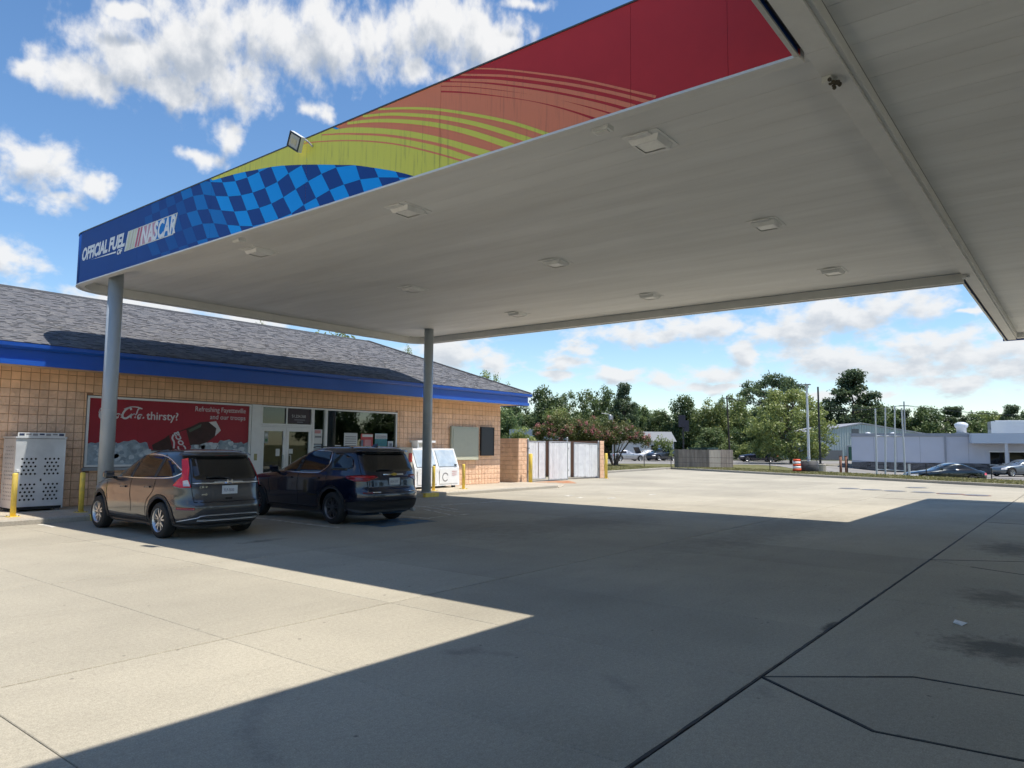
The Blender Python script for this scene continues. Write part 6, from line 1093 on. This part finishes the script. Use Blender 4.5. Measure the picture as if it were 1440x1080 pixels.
c = E0+EU*15.6+EN*5; t = thing('roof_unit', 'large white air-conditioning housing on the roof at the right edge', 'roof unit', (c.x, c.y, 3.36)); b = MB().obox((0, 0, .65), EU*2.6, EN*1.2, (0, 0, .65)); lpart('housing', b, WHTP, t); lpart('top_cowl', MB().obox((0, 0, 1.35), EU*2.2, EN*1.0, (0, 0, .05)), WHTP, t)
for k, (u, n_) in enumerate(((1.6, 2.5), (4.0, 3.0))): c = E0+EU*u+EN*n_; tag(part('roof_dome', MB().lathe([(.30, 3.36), (.30, 3.42), (.18, 3.50), (.02, 3.54)], (c.x, c.y, 0), n=14), WHTP, None, True), ('small white roof dome between the white poles', 'small white roof dome right of the pole frame')[k], 'vent', 'small roof domes')
# metal shed
M0 = FD*116+LD*48.5; ms = thing('metal_shed', 'pale ribbed metal gable shed with a dark green door', 'building', (M0.x, M0.y, 0)); RIB = mat('ribbed_metal', (.44, .48, .47), .5, .2, var=.06, vscale=.5)
def mp(l, z, n=0.): q = M0+LD*l+FD*n; return (q.x, q.y, z)
gb = [(0, -.6), (17.8, -.6), (17.8, 4.1), (7.4, 5.75), (0, 4.3)]; n = len(gb); b = MB().add([mp(l, z) for l, z in gb]+[mp(l, z, 16) for l, z in gb], [tuple(range(n)), tuple(range(2*n-1, n-1, -1))]+[(i, n+i, n+(i+1) % n, (i+1) % n) for i in range(n)]); part('wall', b, RIB, ms)
def gtop(l): return np.interp(l, [0, 7.4, 17.8], [4.3, 5.75, 4.1])
for k in range(44): l = .2+k*.40; part('rib', MB().add([mp(l-.04, -.6, -.001), mp(l+.04, -.6, -.001), mp(l+.04, gtop(l)-.05, -.001), mp(l-.04, gtop(l)-.05, -.001), mp(l, -.6, -.06), mp(l, gtop(l)-.05, -.06)], [(0, 4, 5, 3), (4, 1, 2, 5)]), RIB, ms)
for (l0, l1) in ((0, 7.4), (7.4, 17.8)): part('verge_trim', MB().add([mp(l0-(.1 if l0 == 0 else 0), gtop(l0)-.02, -.12), mp(l1+(.1 if l1 > 17 else 0), gtop(l1)-.02, -.12), mp(l1, gtop(l1)+.18, -.12), mp(l0, gtop(l0)+.18, -.12), mp(l0, gtop(l0)+.18, 16), mp(l1, gtop(l1)+.18, 16)], [(0, 1, 2, 3), (3, 2, 5, 4)]), CAPM, ms)
d_ = part('door', MB().obox(mp(5.9, .75, -.06), LD*.75, FD*.04, (0, 0, 1.3)), mat('dark_green_door', (.015, .07, .05), .5), ms); part('sign_plate', MB().obox(mp(5.9, 1.55, -.115), LD*.22, FD*.01, (0, 0, .16)), PAPER, d_); part('door_frame', MB().obox(mp(5.0, .8, -.05), LD*.07, FD*.05, (0, 0, 1.4)).obox(mp(6.8, .8, -.05), LD*.07, FD*.05, (0, 0, 1.4)).obox(mp(5.9, 2.25, -.05), LD*.83, FD*.05, (0, 0, .06)), CAPM, ms); part('louvre', MB().obox(mp(6.3, 4.5, -.06), LD*.55, FD*.04, (0, 0, .42)), mat('louvre_grey', (.10, .11, .12), .6), ms)
tag(part('storage_hutch', MB().obox(mp(1.6, .45, -1.2), LD*1.6, FD*1.0, (0, 0, 1.05)), mat('hutch_grey', (.16, .16, .165), .7, var=.1), None), 'dark grey storage hutch against the left end of the metal shed', 'shed')
t = thing('low_building', 'blue-grey flat-roofed building behind the left crape myrtle', 'building', (62, 46, 0)); c = FD*76+LD*4.2; part('wall', MB().obox((c.x, c.y, 1.2), LD*4.2, FD*3, (0, 0, 1.2)), mat('pale_wall', (.36, .38, .40), .8), t); part('roof_band', MB().obox((c.x, c.y, 2.9), LD*4.4, FD*3.2, (0, 0, .5)), mat('blue_grey_band', (.30, .36, .42), .6), t)
for k in range(2): part('window', MB().obox(tuple(c+LD*(1.2+1.6*k)-FD*3.02+Vector((0, 0, 1.3))), LD*.5, FD*.03, (0, 0, .6)), CGLASS, t)
c = FD*106+LD*19; t = thing('white_house', 'small white house glimpsed behind the parked cars', 'house', (c.x, c.y, 0)); part('wall', MB().obox((c.x, c.y, 1.3), LD*4, FD*3, (0, 0, 1.3)), mat('white_wall', (.62, .62, .60), .7), t); part('roof', MB().add([tuple(c+LD*a+FD*b_+Vector((0, 0, z))) for a, b_, z in ((-4.3, -3.4, 2.55), (4.3, -3.4, 2.55), (4.3, 3.4, 2.55), (-4.3, 3.4, 2.55), (-4.3, 0, 4.0), (4.3, 0, 4.0))], [(0, 1, 5, 4), (2, 3, 4, 5), (0, 4, 3), (1, 2, 5), (3, 2, 1, 0)]), mat('grey_roof', (.20, .21, .22), .8), t); part('door', MB().obox(tuple(c+LD*1.2-FD*3.03+Vector((0, 0, 1.0))), LD*.45, FD*.03, (0, 0, 1.0)), CGLASS, t)
# parked cars out there
def heading(v): return math.atan2(v[1], v[0])-math.pi/2
CRV2 = CRV
def fc(label, tab, paint, d, lat, face, wb_, wr, suv=False, sc=1.):
    q = FD*d+LD*lat; return far_car(label, tab, paint, (q.x, q.y, gz(q.x, q.y)+.012), heading(face), wb_, wr, sc, suv)
r = far_car('dark teal sedan with a red tail lamp, half sunk behind the verge', SED, DKTEAL, (56.0, 6.3, gz(56, 6.3)+.02), heading(tuple(-LD+FD*.12)), 2.75, .33, 1.04)
far_car('slate blue car at the right edge before the stone-based building', SED, SLATE, (81.0, 3.9, -.64), heading(tuple(-LD-FD*.15)), 2.75, .34, 1.08)
fc('silver sedan parked beside the right crape myrtle', SED, SILV, 92, 13.4, tuple(LD+FD*.3), 2.75, .33); o = fc('white car with its bonnet raised, behind the silver sedan', SED, WHTP, 99, 19.2, tuple(-LD-FD*.5), 2.75, .33)
lpart('raised_bonnet', MB().add([(-.65, 2.35, .98), (.65, 2.35, .98), (.6, 2.75, 1.75), (-.6, 2.75, 1.75), (-.65, 2.38, .96), (.65, 2.38, .96), (.6, 2.78, 1.73), (-.6, 2.78, 1.73)], [(0, 1, 2, 3), (7, 6, 5, 4), (0, 3, 7, 4), (1, 5, 6, 2), (2, 6, 7, 3)]), DARK, o)
fc('dark blue-grey crossover parked left of the board fence', CRV, mat('blue_grey_paint', (.045, .055, .075), .3, .5, coat=1.), 97, 20.8, tuple(-LD*.8-FD*.6), 2.62, .335, True, 1.05); fc('deep blue hatchback parked under the weeping oak', SED, DKNV, 93, 32.8, tuple(-LD+FD*.05), 2.75, .33, False, 1.05)
# ------------------------------------------------------------------ trees
BARK = mat('bark', (.085, .068, .052), .95, var=.3, vscale=6, bump=.5, bscale=20)
LR = leaf_mat('leaf_dark', (.080, .130, .044), (.20, .255, .095)); LY = leaf_mat('leaf_bright', (.13, .18, .05), (.30, .34, .11)); LP = leaf_mat('needle_green', (.066, .105, .048), (.15, .195, .082)); LM = leaf_mat('myrtle_leaf', (.075, .10, .028), (.21, .21, .065)); PINKF = leaf_mat('pink_bloom', (.30, .085, .10), (.52, .22, .20))
def leaf_mesh(name, clumps, size, per, m, seed, droop=0., flat_=1.):
    r = np.random.RandomState(seed); V = []; T = []
    for (cx, cy, cz, cr, tn) in clumps:
        n = max(8, int(per*cr*cr)); d = r.normal(size=(n, 3)); d /= np.linalg.norm(d, axis=1)[:, None]; rad = cr*(r.uniform(0, 1, n)**.38)*r.uniform(.75, 1.2, n); p = np.array([cx, cy, cz])+d*rad[:, None]*np.array([1, 1, flat_])
        nn = d*.8+r.normal(size=(n, 3))*.7+np.array([0, 0, .35]); nn /= np.linalg.norm(nn, axis=1)[:, None]; a = np.cross(nn, r.normal(size=(n, 3))); a /= np.linalg.norm(a, axis=1)[:, None]; b = np.cross(nn, a)
        if droop: b = b*.6+np.array([0, 0, -droop]); b /= np.linalg.norm(b, axis=1)[:, None]
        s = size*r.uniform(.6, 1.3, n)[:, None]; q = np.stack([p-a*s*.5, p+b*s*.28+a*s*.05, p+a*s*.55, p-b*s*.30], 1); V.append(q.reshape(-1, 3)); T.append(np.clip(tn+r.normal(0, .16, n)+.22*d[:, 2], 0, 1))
    V = np.concatenate(V); T = np.concatenate(T); nf = len(T); me = bpy.data.meshes.new(name); me.vertices.add(nf*4); me.vertices.foreach_set('co', V.ravel()); me.loops.add(nf*4); me.loops.foreach_set('vertex_index', np.arange(nf*4)); me.polygons.add(nf); me.polygons.foreach_set('loop_start', np.arange(nf)*4); me.polygons.foreach_set('loop_total', np.full(nf, 4)); me.update(calc_edges=True); me.attributes.new('tone', 'FLOAT', 'FACE').data.foreach_set('value', T.astype(np.float32)); me.materials.append(m); return me
def limbs(clumps, h0, top, r0, seed, lean=0.):
    mb_ = MB(); rr_ = random.Random(seed); pts = [(0, 0, -.2)]; k = 6
    for i in range(1, k+1): pts.append((rr_.gauss(0, .10)*i*.4+lean*i, rr_.gauss(0, .10)*i*.4, top*i/k))
    for i in range(k): mb_.tube(pts[i], pts[i+1], r0*(1-.85*i/k), r0*(1-.85*(i+1)/k), 9, False)
    for (cx, cy, cz, cr, tn) in clumps:
        if rr_.random() < .55: continue
        zz = max(h0*.6, min(cz-abs(cx)*.5-abs(cy)*.3, top*.95)); i = min(int(zz/top*k), k-1); p = Vector(pts[i]).lerp(Vector(pts[i+1]), zz/top*k-i); m = p.lerp(Vector((cx, cy, cz)), .5)+Vector((0, 0, -.15)); mb_.tube(p, m, r0*.26, r0*.15, 6, False); mb_.tube(m, (cx, cy, cz), r0*.15, .015, 5, False)
    return mb_
PROTO = {}
def proto(kind, v):
    """one finished tree of each kind at a nominal 10 m (shrubs 3 m); copies share these meshes"""
    key = (kind, v)
    if key in PROTO: return PROTO[key]
    r = random.Random(hash(kind) % 1 + ord(kind)*13+v); cl = []; H = 10.
    def ell(n, cz, rx, rz, c0, c1, shell=.55, flat_low=0.):
        for _ in range(n):
            while True:
                x, y, z = r.uniform(-1, 1), r.uniform(-1, 1), r.uniform(-1, 1); q = math.sqrt(x*x+y*y+z*z)
                if q < 1 and q > shell*r.random(): break
            w = 1+.22*math.sin(3*math.atan2(y, x)+v)+.12*math.sin(5*z+v*2); cl.append((x*rx*w, y*rx*w, cz+z*rz, r.uniform(c0, c1), r.uniform(.1, .8)))
    if kind == 'r': ell(90, 5.1, 3.5, 4.7, .8, 1.35, .35); m, sz, per = LR, .42, 95
    elif kind == 'y': ell(85, 5.0, 3.5, 4.7, .75, 1.3, .35); m, sz, per = LY, .40, 95
    elif kind == 'o': ell(60, 6.6, 3.6, 3.2, .55, 1.05, .6); ell(40, 3.4, 3.2, 2.6, .7, 1.2, .3); m, sz, per = LR, .36, 105
    elif kind == 'b': ell(44, 7.4, 3.0, 2.4, .45, .85, .6); m, sz, per = LY, .24, 150
    elif kind == 'p':
        for lv in range(12):
            z = 3.4+lv*.53; R_ = (2.9-.20*abs(lv-4))*r.uniform(.75, 1.1)*(1 if lv < 9 else .6)
            for k in range(r.choice((6, 7, 8))): a = r.uniform(0, 6.28); q = R_*r.uniform(.45, 1); cl.append((q*math.cos(a), q*math.sin(a), z+r.uniform(-.25, .3), r.uniform(.6, 1.0), r.uniform(0, .6)))
        m, sz, per = LP, .30, 190
    elif kind == 'f':
        for _ in range(60): a = r.uniform(0, 6.28); q = 3.5*math.sqrt(r.random()); cl.append((q*math.cos(a), q*math.sin(a), 8.6-q*q*.14+r.uniform(-.9, .5), r.uniform(.5, .9), r.uniform(0, .7)))
        for _ in range(24): a = r.uniform(0, 6.28); q = 2.2*math.sqrt(r.random()); cl.append((q*math.cos(a), q*math.sin(a), r.uniform(4.5, 7), r.uniform(.5, .8), r.uniform(0, .4)))
        m, sz, per = LP, .26, 190
    elif kind == 'w':
        for _ in range(210):
            a = r.uniform(0, 6.28); z = r.uniform(1.0, 9.6); q = 5.0*math.sqrt(max(1-((z-4.2)/5.6)**2, .02))*r.uniform(.55, 1.0); cl.append((q*math.cos(a), q*math.sin(a), z, r.uniform(.55, 1.0), .25+.05*z+r.uniform(-.1, .15)))
        m, sz, per = LY, .36, 130
    else:
        H = 3.
        for _ in range(30): a = r.uniform(0, 6.28); q = 1.25*math.sqrt(r.random()); cl.append((q*math.cos(a), q*math.sin(a), r.uniform(.3, 2.6-q*q*.6), r.uniform(.35, .55), r.uniform(0, .7)))
        m, sz, per = (LR if v % 2 == 0 else LY), .22, 230
    crown = leaf_mesh('crown', cl, sz, per, m, ord(kind)*7+v, .8 if kind == 'w' else 0., .55 if kind in 'pf' else .9)
    tr = limbs(cl, H*.25, H*(.95 if kind in 'pf' else .8), .20 if H > 5 else .07, v+ord(kind)).mesh('trunk', BARK, True); wid = max(math.hypot(c[0], c[1])+c[3]*.7 for c in cl)*2; hgt = max(c[2]+c[3]*.8 for c in cl); PROTO[key] = (crown, tr, wid, hgt); return PROTO[key]
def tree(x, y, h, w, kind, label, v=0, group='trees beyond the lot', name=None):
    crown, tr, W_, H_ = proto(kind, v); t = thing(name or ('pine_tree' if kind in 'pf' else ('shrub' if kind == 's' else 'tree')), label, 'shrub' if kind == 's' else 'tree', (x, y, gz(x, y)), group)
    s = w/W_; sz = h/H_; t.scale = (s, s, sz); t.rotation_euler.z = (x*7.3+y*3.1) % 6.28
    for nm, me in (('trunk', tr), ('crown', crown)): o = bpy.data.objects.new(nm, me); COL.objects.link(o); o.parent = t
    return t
TREES = [
(47.7, 40.0, 8.3, 2.8, 'b', 'small-leaved tree showing over the store roof near its corner'),
(40.6, 42.5, 9.8, 1.9, 'b', 'tree top peeping over the roof just left of the far column'),
(36.0, 45.1, 10.7, 5.2, 'b', 'tree top peeping over the ridge of the store roof under the canopy edge'),
(28.6, 44.8, 10.4, 1.5, 'b', 'twig tips peeping over the store ridge beside the near column'),
(61.2, 48.8, 5.8, 4.6, 'r', 'dark leafy tree directly right of the store corner'),
(55.8, 42.7, 3.6, 3.4, 'y', 'bright yellow-green shrub tree beside the block enclosure'),
(81.4, 58.9, 10.2, 6.1, 'r', 'leafy tree at the left end of the tree line, behind the gates'),
(93.7, 62.7, 10.5, 6.6, 'o', 'open-crowned oak behind the left crape myrtle'),
(99.6, 61.7, 11.7, 7.5, 'o', 'open-crowned oak left of the tall round-topped pine'),
(97.2, 55.1, 11.9, 4.7, 'p', 'tall round-topped pine above the crape myrtles'),
(74.3, 51.6, 6.7, 6.2, 'y', 'lighter green tree in front of the left oaks'),
(112.6, 59.9, 9.0, 4.9, 'r', 'low tree just right of the round-topped pine'),
(109.9, 55.2, 8.2, 5.4, 'r', 'mid-height tree left of the dark post sign'),
(110.3, 51.4, 10.4, 6.5, 'r', 'tall leafy tree behind the dark post sign'),
(107.3, 45.5, 9.4, 6.8, 'y', 'broad olive-green tree left of the thin utility pole'),
(113.6, 44.0, 10.5, 5.9, 'y', 'olive-green tree right of the thin utility pole'),
(124.0, 50.2, 11.0, 3.8, 'o', 'thin-topped tree behind the thin utility pole'),
(104.4, 37.8, 5.9, 6.2, 'r', 'lower dark tree between the utility pole and the weeping oak'),
(129.3, 43.5, 15.6, 11.0, 'f', 'flat-topped dark pine rising behind the weeping oak'),
(86.2, 26.9, 8.8, 10.0, 'w', 'great weeping oak, pale green, behind the white lamp pole'),
(150.0, 42.0, 9.5, 7.0, 'y', 'pale leafy tree showing between the weeping oak and the tallest pine'),
(142.5, 33.3, 16.8, 10.9, 'p', 'tallest pine, standing behind the metal shed'),
(145.6, 39.1, 9.3, 6.8, 'r', 'dark tree between the weeping oak and the tallest pine'),
(165.6, 33.2, 11.4, 8.8, 'r', 'dark tree over the metal shed roof, right of the tallest pine'),
(168.1, 30.0, 10.5, 7.3, 'p', 'pine behind the four white poles'),
(165.8, 24.9, 10.6, 9.1, 'r', 'round bright green tree over the grey-white building'),
(186.6, 22.8, 11.8, 7.5, 'p', 'pine right of the round bright tree over the building'),
(195.3, 19.8, 10.9, 7.1, 'r', 'small round tree left of the rooftop vent'),
(203.6, 17.4, 11.5, 7.3, 'r', 'small round tree right of the rooftop vent'),
(188.4, 12.4, 12.5, 6.7, 'p', 'open pine at the right edge of the picture'),
(196.8, 9.9, 11.6, 6.9, 'r', 'leafy tree cut by the right edge of the picture'),
(88.0, 44.0, 3.4, 2.8, 's', 'round dark green shrub behind the parked white car'),
(86.9, 38.9, 2.4, 2.2, 's', 'small pale shrub showing over the weathered board fence'),
(99.0, 36.6, 2.5, 4.3, 's', 'dark shrub left of the deep blue parked car'),
(96.2, 32.0, 3.2, 5.6, 's', 'dark shrub under the weeping oak behind the blue car'),
(107.0, 58.9, 5.1, 7.1, 'y', 'low bright tree behind the right crape myrtle'),
(93.3, 56.7, 6.3, 6.3, 'r', 'dark tree directly behind the two crape myrtles'),
(116.0, 55.6, 6.3, 6.1, 'r', 'low dark tree behind the post sign'),
(74.9, 59.0, 8.0, 5.6, 'r', 'tall tree partly hidden by the store eave'),
(140.3, 30.5, 5.6, 8.7, 's', 'dark undergrowth behind the metal shed'),
(95.8, 40.6, 4.6, 5.9, 'r', 'low tree behind the weathered board fence'),
]
BACK = []
for i in range(26):                    # the second row that closes the wood behind
    d = 150+(i*53 % 24); l = -14+i*5.6+(i*31 % 5); q = FD*d+LD*l
    BACK.append((q.x, q.y, (9.2+(i*29 % 5)*.7)*(1.0 if i < 14 else .92), 10.5, 'ryrop'[i % 5], i))
for (x, y, h, w, k, i) in BACK: tree(x, y, h, w, k, 'tree of the wood closing the view behind the nearer trees', i % 3 if k in 'ryo' else i % 2, 'trees of the back wood')
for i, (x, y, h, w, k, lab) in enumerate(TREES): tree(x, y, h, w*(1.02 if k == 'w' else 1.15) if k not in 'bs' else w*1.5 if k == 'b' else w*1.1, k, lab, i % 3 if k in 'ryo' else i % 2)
for i in range(9): tree(-10+i*8.5+(i % 3)*2, -27-(i*37 % 7), 7+(i*5 % 4), 9.5, 'ryor'[i % 4], 'leafy tree across the road behind the photographer, mirrored in the shop glass', i % 3, 'trees across the road behind the camera')
# crape myrtles in bloom: several stems, dark undersides, pink panicles
def myrtle(x, y, h, w, label, seed):
    t = thing('crape_myrtle', label, 'shrub', (x, y, gz(x, y)), 'crape myrtles'); r = random.Random(seed); cl = []; fl = []
    for _ in range(120):
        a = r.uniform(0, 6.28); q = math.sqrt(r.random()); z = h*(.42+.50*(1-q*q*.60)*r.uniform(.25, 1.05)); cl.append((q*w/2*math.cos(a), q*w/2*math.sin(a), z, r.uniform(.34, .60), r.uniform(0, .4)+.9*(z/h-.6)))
        if q > .55 and z < h*.88 and r.random() < .85 or r.random() < .14: fl.append((q*w/2*1.05*math.cos(a), q*w/2*1.05*math.sin(a), z+r.uniform(-.15, .35), r.uniform(.16, .30), r.uniform(.2, .9)))
    st_ = MB()
    for k in range(9):
        a = k*.7+r.uniform(-.2, .2); b_ = .12; p0 = Vector((b_*math.cos(a), b_*math.sin(a), -.1)); p1 = Vector((w*.12*math.cos(a), w*.12*math.sin(a), h*.30)); p2 = Vector((w*.26*math.cos(a), w*.26*math.sin(a), h*.55)); st_.tube(p0, p1, .075, .055, 7, False); st_.tube(p1, p2, .055, .03, 6, False)
        for j in range(4): c = cl[(k*7+j*11) % len(cl)]; st_.tube(p2, (c[0], c[1], c[2]), .03, .008, 5, False)
    lpart('stems', st_, BARK, t, True)
    for nm, me in (('foliage', leaf_mesh('foliage', cl, .15, 620, LM, seed)), ('blossom', leaf_mesh('blossom', fl, .12, 900, PINKF, seed+1))): o = bpy.data.objects.new(nm, me); COL.objects.link(o); o.parent = t
    lpart('mulch_bed', MB().lathe([(1.1, -.02), (.9, .06), (.3, .10), (.02, .10)], (0, 0, 0), n=18), mat('mulch', (.035, .025, .02), .95, var=.3, vscale=8), t, True); return t
myrtle(60.2, 35.1, 4.35, 6.4, 'crape myrtle with pink bloom and bare stems, right of the slatted gates', 3); myrtle(54.9, 37.0, 5.0, 5.6, 'crape myrtle with pink bloom, hidden at the foot by the slatted gates', 8); myrtle(58.3, 36.8, 4.5, 4.0, 'smaller crape myrtle filling in between the other two', 12)
